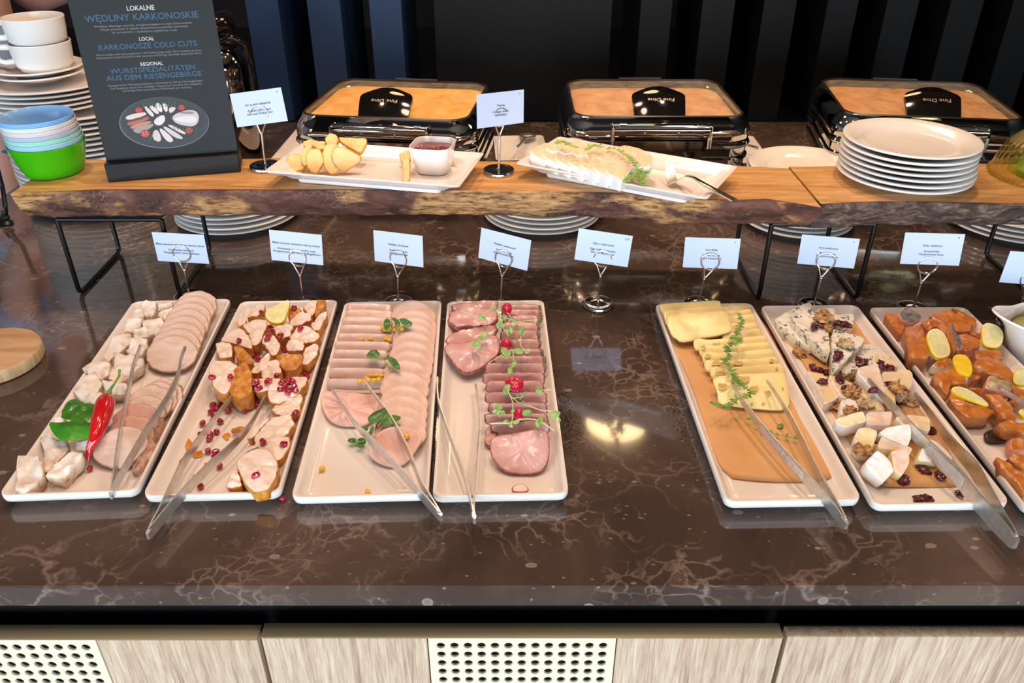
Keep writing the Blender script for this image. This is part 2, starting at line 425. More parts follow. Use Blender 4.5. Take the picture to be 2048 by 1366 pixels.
# ---------------------------------------------------------------- live-edge serving boards on wire stands
ZB0, ZB1 = .152, .205
def board(name, label, top, bot, rear, ends, barkmat, seed):
    """top / bot / rear: photo polylines (px, py) of the front upper edge, front lower edge and rear edge"""
    def samp(pl, z, xs):
        P = [pz(x, y, z) for x, y in pl]; out = []
        for X in xs:
            for a, b in zip(P, P[1:]):
                if a.x <= X <= b.x: break
            else: a, b = (P[0], P[1]) if X < P[0].x else (P[-2], P[-1])
            f = (X-a.x)/(b.x-a.x); out.append(a.y+(b.y-a.y)*f)
        return out
    x0, x1 = ends; n = int((x1-x0)/.006); xs = [x0+(x1-x0)*i/n for i in range(n+1)]
    yt = samp(top, ZB1, xs); yb = samp(bot, ZB0, xs); yr = samp(rear, ZB1, xs)
    b = empty(name, ((x0+x1)/2, 1.36, ZB0)); tag(b, label, 'serving board')
    m = MB(); rs = []
    for i, X in enumerate(xs):
        w = mnoise.noise(Vector((X*9, seed, 0)))*.004
        f = i/n; inset = 0
        rs.append([Vector((X, yr[i]+w, ZB0)), Vector((X, yr[i]+w, ZB1-.002)), Vector((X, yr[i]+w-.002, ZB1)), Vector((X, yt[i]+.05, ZB1)), Vector((X, yt[i]+.004, ZB1)), Vector((X, max(yt[i], yb[i])+.012, ZB1-.004)), Vector((X, max(yt[i], yb[i])+.014, ZB0))])
    m.rings([list(reversed(r)) for r in rs], 0, True, True); m.build('plank', MATS['board_wood'], b, world=True)
    m = MB(); rs = []; K = 12
    for i, X in enumerate(xs):
        row = []
        for k in range(K+1):
            f = k/K; z = ZB1+.0002-(ZB1-ZB0)*f; y = yt[i]*(1-f)+yb[i]*f-.006*math.sin(math.pi*f)
            if 0 < k: y += mnoise.fractal(Vector((X*30, z*45, seed)), 1, 2, 5)*.0045+mnoise.noise(Vector((X*120, z*140, seed)))*.0012
            row.append(Vector((X, y, z + (mnoise.noise(Vector((X*14, 3, seed)))*.003 if k == K else 0))))
        row = [Vector((X, yt[i]+.012, ZB1-.0002))]+row+[Vector((X, max(yt[i], yb[i])+.016, ZB0-.0005)), Vector((X, max(yt[i], yb[i])+.018, ZB0+.01))]
        rs.append(row)
    m.rings(rs, 0, True, True); o = m.build('bark_edge', barkmat, b, world=True, angle=70)
    return b
board('live_edge_board', 'long live-edge wooden board on black wire stands, carrying the sign and two cheese platters',
      [(20, 388), (200, 381), (560, 381), (940, 381), (1245, 388), (1394, 400), (1470, 402), (1536, 400), (1589, 408), (1612, 412)],
      [(20, 434), (150, 433), (400, 431), (700, 430), (1000, 431), (1212, 435), (1327, 445), (1455, 449), (1560, 447), (1612, 454)],
      [(100, 319), (560, 316), (1000, 322), (1473, 331), (1530, 334)], (-.8205, .4875), MATS['bark'], 3.1)
board('live_edge_board', 'right-hand live-edge wooden board with grey flaking bark under the stack of plates',
      [(1600, 413), (1688, 407.6), (1770, 405), (1858, 406), (2048, 409), (2200, 412)],
      [(1600, 456), (1653, 456), (1741, 450), (1917, 449), (2048, 450), (2200, 452)],
      [(1588, 332), (2040, 328), (2200, 330)], (.4915, 1.12), MATS['grey_bark'], 8.7)
def stand(x0, x1, y0, y1, label):
    s = empty('wire_stand', ((x0+x1)/2, (y0+y1)/2, 0)); tag(s, label, 'wire stand', 'black wire stands under the boards')
    r = .0042; zt = ZB0-.0058
    def bend(a, b, c, q=.012):
        a, b, c = Vector(a), Vector(b), Vector(c); p = b+(a-b).normalized()*q; e = b+(c-b).normalized()*q
        return [p.lerp(b, t).lerp(b.lerp(e, t), t) for t in (0, .25, .5, .75, 1)]
    for x in (x0, x1):
        P = [(x, y0, zt), (x, y0, r), (x, y1, r), (x, y1, zt)]
        MB().tube([P[0]]+bend(P[0], P[1], P[2])+bend(P[1], P[2], P[3])+[P[3]], r, 10).build('leg_frame', BLACKM, s, world=True)
    for y in (y0, y1): MB().tube([(x0, y, zt), (x1, y, zt)], r, 10).build('cross_bar', BLACKM, s, world=True)
    MB().box(x0-.003, y0, zt+.0043, x1+.003, y1, ZB0-.0006).build('top_plate', BLACKM, s, world=True, smooth=False)
stand(-.777, -.598, 1.302, 1.478, 'black wire stand under the left end of the long board')
stand(.438, .612, 1.282, 1.462, 'black wire stand straddling the joint between the two boards')
stand(.93, 1.09, 1.282, 1.462, 'black wire stand under the far right end of the right-hand board')

# ---------------------------------------------------------------- plates
def plate_profile(Rr, h=.017):
    return [(0, .003), (Rr*.5, .003), (Rr*.52, 0), (Rr*.57, 0), (Rr*.62, .0035), (Rr*.72, h*.42), (Rr*.84, h*.68), (Rr-.0015, h-.0025), (Rr, h-.001), (Rr-.0007, h+.0008), (Rr-.003, h+.0013), (Rr*.86, h*.88), (Rr*.725, h*.66), (Rr*.70, h*.60), (Rr*.665, .0066), (Rr*.62, .0056), (Rr*.3, .0052), (0, .0052)]
def plate_stack(c, Rr, n, step, name, label_fn, group, jit=.0025, z0=0, h=.017):
    first = None
    for k in range(n):
        if first is None:
            o = MB().lathe(plate_profile(Rr, h), 72).build(name, PORC); first = o
        else: o = first.copy(); COL.objects.link(o)
        o.location = (c[0]+rnd.uniform(-jit, jit), c[1]+rnd.uniform(-jit, jit), z0+k*step)
        tag(o, label_fn(k, n), 'plate' if 'saucer' not in name else 'saucer', group)
def stacklab(where):
    def f(k, n):
        if k == n-1: return 'topmost white plate %s' % where
        if k == 0: return 'bottom white plate %s' % where
        return 'white plate %s, %s down' % (where, ORD[n-1-k])
    return f
plate_stack((.664, 1.336), .1085, 7, .0094, 'dinner_plate', stacklab('in the stack on the right-hand board'), 'plates stacked on the right-hand board', z0=ZB1)
plate_stack((.605, 1.628), .1165, 12, .0103, 'dinner_plate', stacklab('in the warm-lit counter stack behind the board joint'), 'plates stacked behind the joint of the boards', .002)
plate_stack((.065, 1.655), .125, 5, .0105, 'dinner_plate', stacklab('in the stack under the middle of the long board'), 'plates stacked under the middle of the long board', .002)
plate_stack((-.592, 1.662), .132, 5, .0105, 'dinner_plate', stacklab('in the counter stack behind the sign'), 'plates stacked behind the sign', .002)
plate_stack((1.06, 1.620), .140, 4, .0105, 'dinner_plate', stacklab('in the stack at the right picture edge'), 'plates stacked at the right edge', .002)
# tall stack at far left: plates, then smaller plates, then saucers and two cups
LC = (-.997, 1.742)
plate_stack((-.932, 1.772), .158, 20, .0108, 'dinner_plate', stacklab('of the tall far-left stack, large size'), 'large plates of the tall stack at far left', .002)
z1 = 20*.0108+.006
plate_stack((-.968, 1.755), .138, 5, .0098, 'side_plate', lambda k, n: 'white middle-size plate of the tall far-left stack, %s below the saucers' % ORD[n-1-k], 'middle-size plates of the tall stack at far left', .003, z1, .014)
z2 = z1+5*.0098+.006
plate_stack((LC[0]+.018, LC[1]), .088, 2, .011, 'saucer', lambda k, n: 'white saucer directly under the two stacked cups' if k else 'lower white saucer under the two stacked cups', 'saucers under the two stacked cups', .001, z2, .014)
z3 = z2+.0165+.0025
def cup(z, label):
    c = empty('soup_cup', (LC[0]+.040, LC[1]-.010, z)); tag(c, label, 'cup', 'two stacked white cups')
    rt = .0585
    MB().lathe([(0, .003), (.038, .003), (.040, 0), (.044, 0), (.0465, .002), (.0475, .007), (.0515, .0095), (.0540, .014), (.0562, .030), (rt-.0006, .050), (rt, .0545), (rt-.0012, .0558), (rt-.003, .0545), (.0535, .030), (.048, .014), (.04, .007), (0, .006)], 64).build('bowl', PORC, c)
    a = R(190); d = Vector((math.cos(a), math.sin(a), 0)); up = Vector((0, 0, 1))
    P = [d*.056+up*.046, d*.078+up*.046, d*.088+up*.041, d*.088+up*.032, d*.084+up*.020, d*.074+up*.016, d*.052+up*.018]
    Q = []
    for a_, b_ in zip(P, P[1:]): Q += [a_, a_.lerp(b_, .5)]
    Q.append(P[-1])
    MB().tube(Q, [.0055 if 1 < i < len(Q)-2 else .0062 for i in range(len(Q))], 10).build('handle', PORC, c)
cup(z3, 'lower of two stacked white cups with square handle at far left')
cup(z3+.0475, 'upper of two stacked white cups with square handle at far left')

# ---------------------------------------------------------------- nested plastic bowls
bowlcols = [('green', '3fae08', 'bright green bowl at the bottom of the nested pastel bowls'), ('pale_blue', 'a9cfe0', 'pale grey-blue nested bowl just above the bright green one'),
            ('mint', '9fe0cf', 'mint green nested bowl in the pastel bowl stack'), ('grey_blue', 'b3c6d4', 'greyish nested bowl between the mint and the pink ones'),
            ('pink', 'e8d6dd', 'pinkish white nested bowl in the pastel bowl stack'), ('cream', 'dfe8e2', 'off-white nested bowl just under the light blue top one'), ('light_blue', '86bdf0', 'light blue bowl on top of the nested pastel bowls')]
BC = (-.7975, 1.376)
for k, (n_, h_, lb) in enumerate(bowlcols):
    m_ = simple('plastic_'+n_, h_, .22, sss=0)
    rt = .0620-.0003*k; rb = .046-.0003*k
    if k: rt -= .0008
    o = MB().lathe([(0, .0005), (rb-.004, 0), (rb, .0015), (rb+.006, .014), (rt-.003, .042), (rt, .0535), (rt-.0006, .0545), (rt-.0016, .0538), (rt-.005, .042), (rb+.004, .014), (rb-.003, .0035), (0, .003)], 64).build('plastic_bowl', m_)
    o.location = (BC[0]-.0012*k, BC[1]+.0004*k, ZB1+.0072*k+(.0 if k == 0 else .001)); tag(o, lb, 'bowl', 'nested plastic bowls')

# ---------------------------------------------------------------- sign with printed menu
BL, BR = pz(217, 365, ZB1), pz(482, 344, ZB1)
ux = (BR-BL).normalized(); bk = Vector((-ux.y, ux.x, 0)); yaw = math.atan2(ux.y, ux.x)
sg = empty('menu_sign', BL, yaw)
tag(sg, 'upright dark menu sign with white and blue lettering and a photo of sliced meat', 'sign')
SW = .2157
MB().cbox(0, 0, 0, SW, .019, .031, .0012).cbox(0, .023, 0, SW, .062, .026, .0012).box(.001, .018, .0005, SW-.001, .024, .012).build('holder_block', HOLDM, sg)
lean = R(5)
pupz = Vector((0, math.sin(lean), math.cos(lean)))
PM = Matrix.Translation((0, .0195, .0122)) @ Matrix.Rotation(-lean, 4, 'X')
pn = MB(); pn.cbox(.0005, 0, 0, SW-.0005, .0028, .297, .0004, M=PM); pn.build('printed_panel', SIGNM, sg)
wP0 = BL+bk*.0195+Vector((0, 0, .0122)); wup = Vector((0, 0, 1))*math.cos(lean)+bk*math.sin(lean); wN = ux.cross(wup)
def sl(x, y, s=3.69, ox=130, oy=0):
    p = pp(ox+x/s, oy+y/s, wP0, wN)-wP0; return (p.dot(ux), p.dot(wup))
WHITEP = simple('print_white', 'c4c4c4', .5); BLUEP = simple('print_blue', '135070', .5); GREYP = simple('print_grey', '707276', .5)
def sign_line(tx, a, b, mat, bold=0.0, name='lettering', cap=14):
    (xa, ya), (xb, yb) = sl(*a), sl(*b)
    w = xb-xa
    cu = bpy.data.curves.new('t', 'FONT'); cu.body = tx; cu.size = 1; ob = bpy.data.objects.new('t', cu); COL.objects.link(ob)
    bpy.context.view_layer.update(); wd = ob.dimensions.x; bpy.data.objects.remove(ob); bpy.data.curves.remove(cu)
    sz = cap/3.69*.00083/.70; xs_ = w/(wd*sz)
    M_ = PM @ Matrix.Translation((0, -.0002, 0)) @ Matrix.Rotation(R(90), 4, 'X') @ Matrix.Translation(((xa+xb)/2, (ya+yb)/2, 0))
    o = text_mesh([(tx, 0, 0, sz)], mat, name, M_, sg, sz, bold=bold, xscale=xs_); return o
sign_line('LOKALNE', (455, 62), (658, 58), WHITEP, .012, cap=31)
sign_line('WĘDLINY KARKONOSKIE', (147, 140), (985, 112), BLUEP, .012, cap=43)
for tx, a, b in [('Wędliny własnego wyrobu, przygotowywane w stylu karkonoskim.', (215, 195), (942, 170)), ('Długie pieczenie w niskiej temperaturze pozwala zachować', (260, 218), (908, 195)), ('ich soczystość i wydobywa wyjątkowy smak.', (345, 240), (832, 222)),
                 ('Home-made cold cuts prepared in the Karkonosze style. Slow roasting at a low', (230, 403), (1008, 375)), ('temperature helps preserve their juiciness and brings out their distinctive flavor', (230, 425), (1012, 396)),
                 ('Hausgemachte Wurstspezialitäten, zubereitet im Stil des Riesengebirges.', (315, 628), (1018, 600)), ('Das langsame Garen bei niedriger Temperatur bewahrt ihre Saftigkeit', (336, 650), (1008, 622)), ('und bringt ihren besonderen Geschmack zur Geltung.', (422, 668), (935, 646))]:
    sign_line(tx, a, b, GREYP, .008, 'small_lettering')
sign_line('LOCAL', (547, 290), (656, 285), WHITEP, .012, cap=25); sign_line('KARKONOSZE COLD CUTS', (247, 350), (972, 325), BLUEP, .012, cap=37)
sign_line('REGIONAL', (557, 475), (722, 468), WHITEP, .012, cap=25); sign_line('WURSTSPEZIALITÄTEN', (333, 523), (963, 502), BLUEP, .012, cap=34)
sign_line('AUS DEM RIESENGEBIRGE', (305, 575), (1008, 550), BLUEP, .012, cap=36)
lay = [0.0002]
def flat(name, pts, c, rough=.5, sm=2, local=False):
    """flat print on the sign, from its outline on the panel"""
    P = [Vector((*(p if local else sl(*p)), 0)) for p in pts]
    if sm: P = smooth_outline(P, 28, sm)
    lay[0] += .00003
    M_ = PM @ Matrix.Translation((0, -lay[0], 0)) @ Matrix.Rotation(R(90), 4, 'X')
    tris = tessellate_polygon([P]); m = MB(); m.add([M_ @ p for p in P], [tuple(t) for t in tris])
    return m.build(name, simple('print_'+c, c, rough), sg, smooth=False)
def ell(cx, cy, rx, ry, n=36, a0=0, a1=360):
    return [(cx+rx*math.cos(R(a0+(a1-a0)*i/n)), cy+ry*math.sin(R(a0+(a1-a0)*i/n))) for i in range(n)]
flat('printed_plate', ell(732, 905, 333, 190), '5d6369', sm=0); flat('printed_plate', ell(734, 902, 327, 186), '1d1f23', sm=0)
flat('printed_plate', ell(732, 893, 292, 152), '151518', sm=0)
for pts, c in [([(440, 855), (590, 822), (610, 848), (458, 893)], 'd9c4b4'), ([(450, 905), (610, 855), (632, 880), (470, 935)], 'a35a4a'), ([(455, 890), (615, 848), (622, 862), (458, 910)], '5a2a22'),
               ([(475, 930), (630, 885), (648, 905), (490, 960)], 'b77a66'), ([(490, 955), (650, 905), (660, 930), (545, 990), (515, 975)], '9b8a84'),
               ([(580, 790), (600, 780), (665, 850), (640, 868)], 'd8c6be'), ([(612, 785), (650, 775), (700, 830), (680, 848)], 'dccbc4'), ([(655, 768), (700, 755), (725, 820), (700, 832)], 'e2d3cc'), ([(710, 760), (755, 765), (760, 820), (740, 830)], 'ddd0c8'), ([(765, 790), (825, 790), (800, 825), (770, 838)], 'cfc2bb'),
               ([(648, 890), (725, 838), (745, 880), (715, 925), (670, 925)], 'd8cfcb'), ([(790, 850), (900, 808), (965, 815), (990, 850), (985, 905), (945, 938), (840, 920), (795, 890)], 'c3b7b4'), ([(800, 868), (930, 852), (975, 870), (970, 905), (900, 905), (820, 895)], 'd9cfcc'), ([(830, 826), (930, 818), (970, 840), (880, 842)], '8a7a76'),
               ([(640, 985), (680, 945), (715, 1020), (700, 1050), (650, 1030)], 'cdbfba'), ([(690, 950), (715, 945), (805, 1025), (790, 1052), (745, 1040)], 'd5c7c2'), ([(715, 935), (745, 930), (880, 1015), (860, 1030), (800, 1010)], 'cabdb8'), ([(745, 920), (790, 920), (905, 985), (870, 992)], 'd3c8c4')]:
    flat('printed_meat_slice', pts, c)
for cx, cy, r in [(545, 812, 26), (860, 793, 24), (915, 962, 27)]: flat('printed_tomato', ell(cx, cy, r, r*.85, 16), 'b02a2c', sm=0)
flat('printed_tomato', ell(592, 985, 35, 29, 20), 'a8362f', sm=0)
for a_ in range(4): flat('printed_tomato', ell(592+15*math.cos(a_*1.57+.6), 985+12*math.sin(a_*1.57+.6), 7, 5, 8), 'd98a6a', sm=0)
def sprig2(p, q, n=9):
    for i in range(n):
        f = i/n; x = p[0]+(q[0]-p[0])*f; y = p[1]+(q[1]-p[1])*f
        for s_ in (-1, 1): flat('printed_rosemary', [(x, y), (x+9, y+s_*20), (x+14, y+s_*22), (x+5, y)], '3f6a3a', sm=0)
sprig2((575, 775), (830, 765), 11); sprig2((800, 935), (990, 960), 8); sprig2((640, 1000), (612, 1050), 4)

# ---------------------------------------------------------------- card holders and cards
def card_holder(bx, by, bz, loopz, cardp, lines, num, label, glabel, ringx=None):
    cx, cy, cz, yw, roll, ln = cardp
    h = empty('card_holder', (bx, by, bz), yw)
    tag(h, label, 'card holder', glabel)
    MB().lathe([(0, 0), (.0262, 0), (.0272, .001), (.0272, .0058), (.0262, .0072), (.0215, .0078), (.0205, .0072), (.010, .0074), (.004, .0095), (0, .010)], 48).build('base_disc', DISC, h)
    dx = (cx-bx)*math.cos(yw)+(cy-by)*math.sin(yw); lz = loopz-bz; jz = lz-.033
    dl = dx if ringx is None else ringx
    MB().tube([(0, 0, .008), (dl*.45, 0, jz)], .0021, 10).ball((dl*.45, 0, jz), .0032).build('stem', WIRE, h)
    for y_, nm in ((-.0012, 'front_loop'), (.0012, 'rear_loop')):
        pts = [(dl*.45+(.0006 if y_ > 0 else -.0006), y_, jz)]
        a0 = -52 if y_ > 0 else 232
        for k in range(22):
            a = R(a0+(1 if y_ > 0 else -1)*k*340/21); pts.append((dl+.0152*math.cos(a), y_*(1+k*.012), lz+.0152*math.sin(a)))
        MB().tube(pts, .0015, 8).build(nm, WIRE, h)
    c = empty('menu_card', (cx, cy, cz), 0)
    Mx = Matrix.Rotation(yw, 4, 'Z') @ Matrix.Rotation(ln, 4, 'X') @ Matrix.Rotation(roll, 4, 'Y')
    c.rotation_euler = Mx.to_euler()
    MB().box(-.0455, -.0003, -.0275, .0455, .0003, .0275).build('card', CARDM, c, smooth=False)
    ll = []
    for i, (tx, z_) in enumerate(lines): ll.append((tx, 0, z_, .0052))
    if num: ll.append((num, .037, .0205, .0046))
    if lines: text_mesh(ll, INK, 'printed_text', Matrix.Translation((0, -.00045, 0)) @ Matrix.Rotation(R(90), 4, 'X'), c, 1, xscale=.94, bold=.006)
    return c
L3 = lambda a, b, c_: [(a, .006), (b, -.004), (c_, -.0095)]
CARDS = [
 ((-.575, 1.288, 0, .090), (-.57, 1.287, .1, -.073, .027, .016), L3('Mięso pieczone wieprzowe własnej roboty', 'Homemade roast pork', 'Hausgemachter Schweinebraten'), None, 'roast pork', 'leftmost white card, behind the roast pork tray, reading Homemade roast pork'),
 ((-.366, 1.264, 0, .0925), (-.364, 1.263, .112, -.129, .047, -.053), L3('Mięso pieczone drobiowe własnej roboty', 'Homemade roasted poultry meat', 'Hausgemachtes gebratenes Geflügelfleisch'), None, 'roasted poultry', 'white card reading Homemade roasted poultry meat behind the chicken tray'),
 ((-.2, 1.264, 0, .0915), (-.192, 1.263, .11, -.327, -.023, -.127), L3('Wędliny drobiowe', 'Poultry cold cuts', 'Geflügelaufschnitt'), None, 'poultry cold cuts', 'white card reading Poultry cold cuts behind the rolled slices'),
 ((-.02, 1.264, 0, .0925), (-.013, 1.263, .109, -.389, .085, -.098), L3('Wędliny wieprzowe', 'Pork cold cuts', 'Schweineaufschnitt'), None, 'pork cold cuts', 'tilted white card reading Pork cold cuts behind the ham tray'),
 ((.151, 1.262, 0, .0925), (.154, 1.262, .112, -.135, .091, -.15), L3('Jajka z majonezem', 'Eggs with mayonnaise', 'Eier mit Mayonnaise'), '2,10', 'eggs', 'white card reading Eggs with mayonnaise above the bare marble gap'),
 ((.326, 1.26, 0, .088), (.337, 1.26, .103, -.126, -.023, -.043), L3('Sery żółte', 'Yellow cheeses', 'Gelbe Käsesorten'), '7', 'yellow cheeses', 'white card reading Yellow cheeses behind the sliced cheese tray'),
 ((.528, 1.255, 0, .0915), (.531, 1.254, .109, -.273, -.03, .041), L3('Sery pleśniowe', 'Blue cheeses', 'Blauschimmelkäse'), '7', 'blue cheeses', 'white card reading Blue cheeses behind the blue and white cheese tray'),
 ((.695, 1.242, 0, .0895), (.698, 1.242, .119, -.224, -.064, -.09), L3('Ryby wędzone', 'Smoked fish', 'Geräucherter Fisch'), '4', 'smoked fish', 'white card reading Smoked fish behind the salmon tray'),
 ((.846, 1.194, 0, .088), (.845, 1.194, .106, -.101, .045, -.053), [], None, 'right edge', 'white card cut off by the right edge of the picture above the white jug'),
 ((-.434, 1.392, ZB1, .301), (-.429, 1.392, .312, -.097, -.145, -.20), L3('Ser na styl podhalański', 'Podhale style cheese', 'Käse nach Podhale-Art'), '7', 'podhale cheese', 'white card reading Podhale style cheese on the long board beside the dark sign'),
 ((-.023, 1.369, ZB1, .302), (-.019, 1.369, .316, .553, .043, -.061), L3('Twaróg', 'Cottage cheese', 'Hüttenkäse'), '7', 'cottage cheese', 'white card reading Cottage cheese on the long board between the two platters')]
for (bx, by, bz, lz), cp, ln, num, short, lab in CARDS:
    c = card_holder(bx, by, bz, lz, cp, ln, num, 'chrome loop card holder with round base holding the %s card' % short, 'chrome loop card holders')
    tag(c, lab, 'card', 'white menu cards')

# ---------------------------------------------------------------- chafing dishes
GASK = simple('lid_gasket', '2b2017', .35)
GLASS = None
t = NT('steamy_glass'); v = t.coord()
tr = t.n('BsdfTransparent'); tr.inputs[0].default_value = (1, .97, .93, 1)
t.P(Base_Color=lin('e8d9c4'), Roughness=.25); t.bump(t.noise(v, 60, 5, .7, 1.5), .6, .002)
fac = t.ramp(t.noise(t.coord((1, .5, 1)), 28, 5, .7, 1.2), [(.35, .10), (.6, .30), (.72, .45)])
mx = t.n('MixShader'); t.t.links.new(fac, mx.inputs[0]); t.t.links.new(tr.outputs[0], mx.inputs[1]); t.t.links.new(t.b.outputs[0], mx.inputs[2])
t.t.links.new(mx.outputs[0], t.t.nodes['Material Output'].inputs[0]); MATS['steamy_glass'] = t.m
FOODS = [simple('scrambled_egg', 'e8a41c', .4, c2='f4c64a', nscale=22, bump=.7, bscale=40, bdist=.006), simple('white_sausage', 'c98f5e', .4, c2='e0b182', nscale=22, bump=.7, bscale=30, bdist=.006), simple('baked_beans', 'c8823c', .35, c2='dfa860', nscale=22, bump=.7, bscale=40, bdist=.006)]
DKCH = simple('dark_chrome', '8a8178', .07, 1.0)
def chafer(x, y, yaw, food, label):
    c = empty('chafing_dish', (x, y, .017), yaw); tag(c, label, 'chafing dish')
    w, l = .39, .33
    m = MB(); rs = []
    for ww, z in ((-.03, .030), (-.012, .034), (-.008, .055), (-.004, .057), (-.004, .062), (-.010, .064), (-.006, .088), (0, .090), (0, .096), (-.008, .098), (-.006, .118), (0, .121), (.004, .127), (0, .133), (-.01, .135), (-.02, .135)):
        rs.append(rr_ring(w+ww, l+ww, .045, .062+(z-.03)*.82))
    m.rings(rs, 0, True, False); m.build('body', CHROME, c)
    m = MB()
    for sx in (-1, 1):
        for sy in (-1, 1): m.tube([(sx*(w/2-.06), sy*(l/2-.09), -.017), (sx*(w/2-.06), sy*(l/2-.09), .064)], .012, 12)
    m.build('feet', BLACKM, c)
    iw, il = .345, .298
    m = MB(); rs = [rr_ring(w-.004+a, l-.004+b, .05, z) for a, b, z in ((-.03, -.03, .148), (0, 0, .148), (.004, .004, .154), (.004, .004, .166), (-.001, -.001, .175), (-.008, -.006, .182), (-.018, -.012, .1885))]
    rs += [rr_ring(iw+.010, il+.010, .040, .1985), rr_ring(iw+.002, il+.002, .038, .2005), rr_ring(iw, il, .036, .1985), rr_ring(iw, il, .036, .185)]
    m.rings(rs, [0]*6+[0, 1, 1, 1]); m.build('lid_frame', [CHROME, GASK], c)
    m = MB(); n = 9
    rs = [rr_ring(iw*s, il*s, .036*s+.004, .196+.007*(1-s*s)) for s in (1.004, .9, .75, .55, .3, .1)]
    m.rings(rs, 0, False, True); m.build('glass_window', MATS['steamy_glass'], c)
    m = MB(); rs = [rr_ring((w-.05)*s, (l-.05)*s, (.04*s+.003), .183+.005*mnoise.noise(Vector((s*9, x, 0)))) for s in (1, .8, .6, .4, .15)]
    m.rings(rs, 0, False, True); m.build('hot_food', food, c)
    # front handle plate and hinge
    m = MB(); rs = []; N = 26
    for k in range(N+1):
        f = k/N; yy = -l/2-.003+.082*f; zz = .180+.064*math.sin(f*1.45)
        ww = .050+.0073*f if f < .75 else .0555*math.sqrt(1-((f-.75)/.25)**2*.5)
        row = []
        for q in range(9):
            g = -1+q/4; row.append(Vector((g*ww, yy, zz-.010*g*g)))
        rs.append(row)
    top = rs; bot = [[p+Vector((0, .004, -.007)) for p in r] for r in rs]
    m.rings([a+list(reversed(b)) for a, b in zip(top, bot)], 0, True, True); m.build('handle_plate', simple('black_mirror', '1a1512', .06, .6, coat=.5), c)
    text_mesh([('Fine Dine', 0, 0, .0125)], simple('etched_logo', 'b9a98c', .4, .3), 'logo', Matrix.Translation((.002, -l/2+.036, .2275)) @ Matrix.Rotation(R(180), 4, 'Z') @ Matrix.Rotation(R(-34), 4, 'X'), c, 1, xscale=1.15)
    m = MB().tube([(-.098, -l/2-.008, .178), (.098, -l/2-.008, .178)], .0125, 20)
    m.build('hinge_barrel', CHROME, c)
    for s in (-1, 1):
        m = MB().tube([(s*.072, -l/2-.008, .178), (s*.086, -l/2-.008, .178)], .0142, 20); m.build('hinge_collar', CHROME, c)
        m = MB(); m.cbox(s*.099-.004, -l/2-.020, .140, s*.099+.004, -l/2+.010, .188, .002); m.build('hinge_bracket', CHROME, c)
        MB().ball((s*.034, -l/2-.0215, .175), .0032).build('screw', CHROME, c)
    m = MB(); m.cbox(-.095, -l/2-.012, .132, .095, -l/2+.002, .158, .003); m.build('hinge_plate', DKCH, c)
    MB().tube([(-.05, l/2+.004, .178), (-.05, l/2+.006, .196), (.05, l/2+.006, .196), (.05, l/2+.004, .178)], .004, 8).build('rear_handle', CHROME, c)
    return c
chafer(-.247, 1.812, R(-7), FOODS[0], 'left chrome chafing dish with glass lid over yellow food')
chafer(.304, 1.822, 0, FOODS[1], 'middle chrome chafing dish with steamed-up glass lid over beige food')
chafer(.885, 1.815, R(-8), FOODS[2], 'right chrome chafing dish, partly hidden behind the stack of plates')

# small platters beside the chafing dishes with serving tools
def small_platter(x, y, w, l, yaw, label):
    o = MB().rings([rr_ring(w-.03, l-.03, .01, 0), rr_ring(w-.002, l-.002, .012, .012), rr_ring(w, l, .012, .014), rr_ring(w-.006, l-.006, .01, .0145), rr_ring(w-.035, l-.035, .01, .004)], 0, True, True).build('small_platter', MELA)
    o.location = (x, y, 0); o.rotation_euler.z = yaw; tag(o, label, 'platter', 'small white platters between the chafing dishes')
small_platter(-.545, 2.07, .12, .36, R(-2), 'small white platter left of the left chafing dish')
small_platter(.022, 2.09, .135, .20, R(3), 'small white platter between the left and middle chafing dishes')
small_platter(.585, 2.08, .13, .22, R(-2), 'small white platter between the middle and right chafing dishes')
def serving_spoon(P, label):
    s = MB(); P = [Vector(p) for p in P]
    s.tube(P, [.0035]*(len(P)-1)+[.004], 8); o_ = P[0]; d = (P[0]-P[1]).normalized()
    s2 = MB(); 
    rs = []
    for f, w_ in ((0, .004), (.2, .016), (.5, .024), (.8, .019), (1, .004)):
        c_ = P[0]+d*(f*.07); sd = Vector((-d.y, d.x, 0)).normalized()
        rs.append([c_+sd*w_*g-Vector((0, 0, .006*(1-g*g)*math.sin(f*3.14)-.0)) for g in (-1, -.5, 0, .5, 1)])
    e = empty('serving_spoon', P[0]); tag(e, label, 'spoon', 'serving spoons behind the long board')
    s.build('shaft', STEEL, e, world=True)
    top = rs; m = MB(); m.rings([a+[p+Vector((0, 0, -.0015)) for p in reversed(a)] for a in top], 0, True, True); m.build('spoon_bowl', STEEL, e, world=True)
serving_spoon([(.035, 2.14, .022), (.02, 2.06, .03), (0.01, 1.99, .045)], 'steel serving spoon on the small platter between the left and middle chafing dishes')
serving_spoon([(.585, 2.12, .022), (.60, 2.06, .03), (.61, 1.99, .045)], 'steel serving spoon on the small platter left of the right chafing dish')

# ---------------------------------------------------------------- thermos behind the sign
tm = empty('thermos_jug', (-.70, 2.03, 0)); tag(tm, 'polished dark chrome coffee jug with black lid, half hidden behind the sign', 'jug')
MB().lathe([(0, 0), (.063, 0), (.065, .004), (.065, .235), (.062, .25), (.052, .272), (.045, .28), (0, .281)], 48).build('body', DKCH, tm)
MB().lathe([(.047, .279), (.050, .282), (.050, .292), (.044, .300), (.03, .304), (0, .304)], 40).build('collar', BLACKM, tm)
MB().lathe([(.034, .302), (.048, .315), (.052, .33), (.046, .348), (.03, .360), (0, .364)], 40).build('lid', simple('black_gloss', '120d0b', .08), tm)
MB().tube([(.02, -.05, .30), (.05, -.045, .31), (.075, -.03, .29), (.079, -.025, .24), (.075, -.025, .15), (.064, -.02, .12)], .008, 12).build('handle', MATS['black_gloss'], tm)

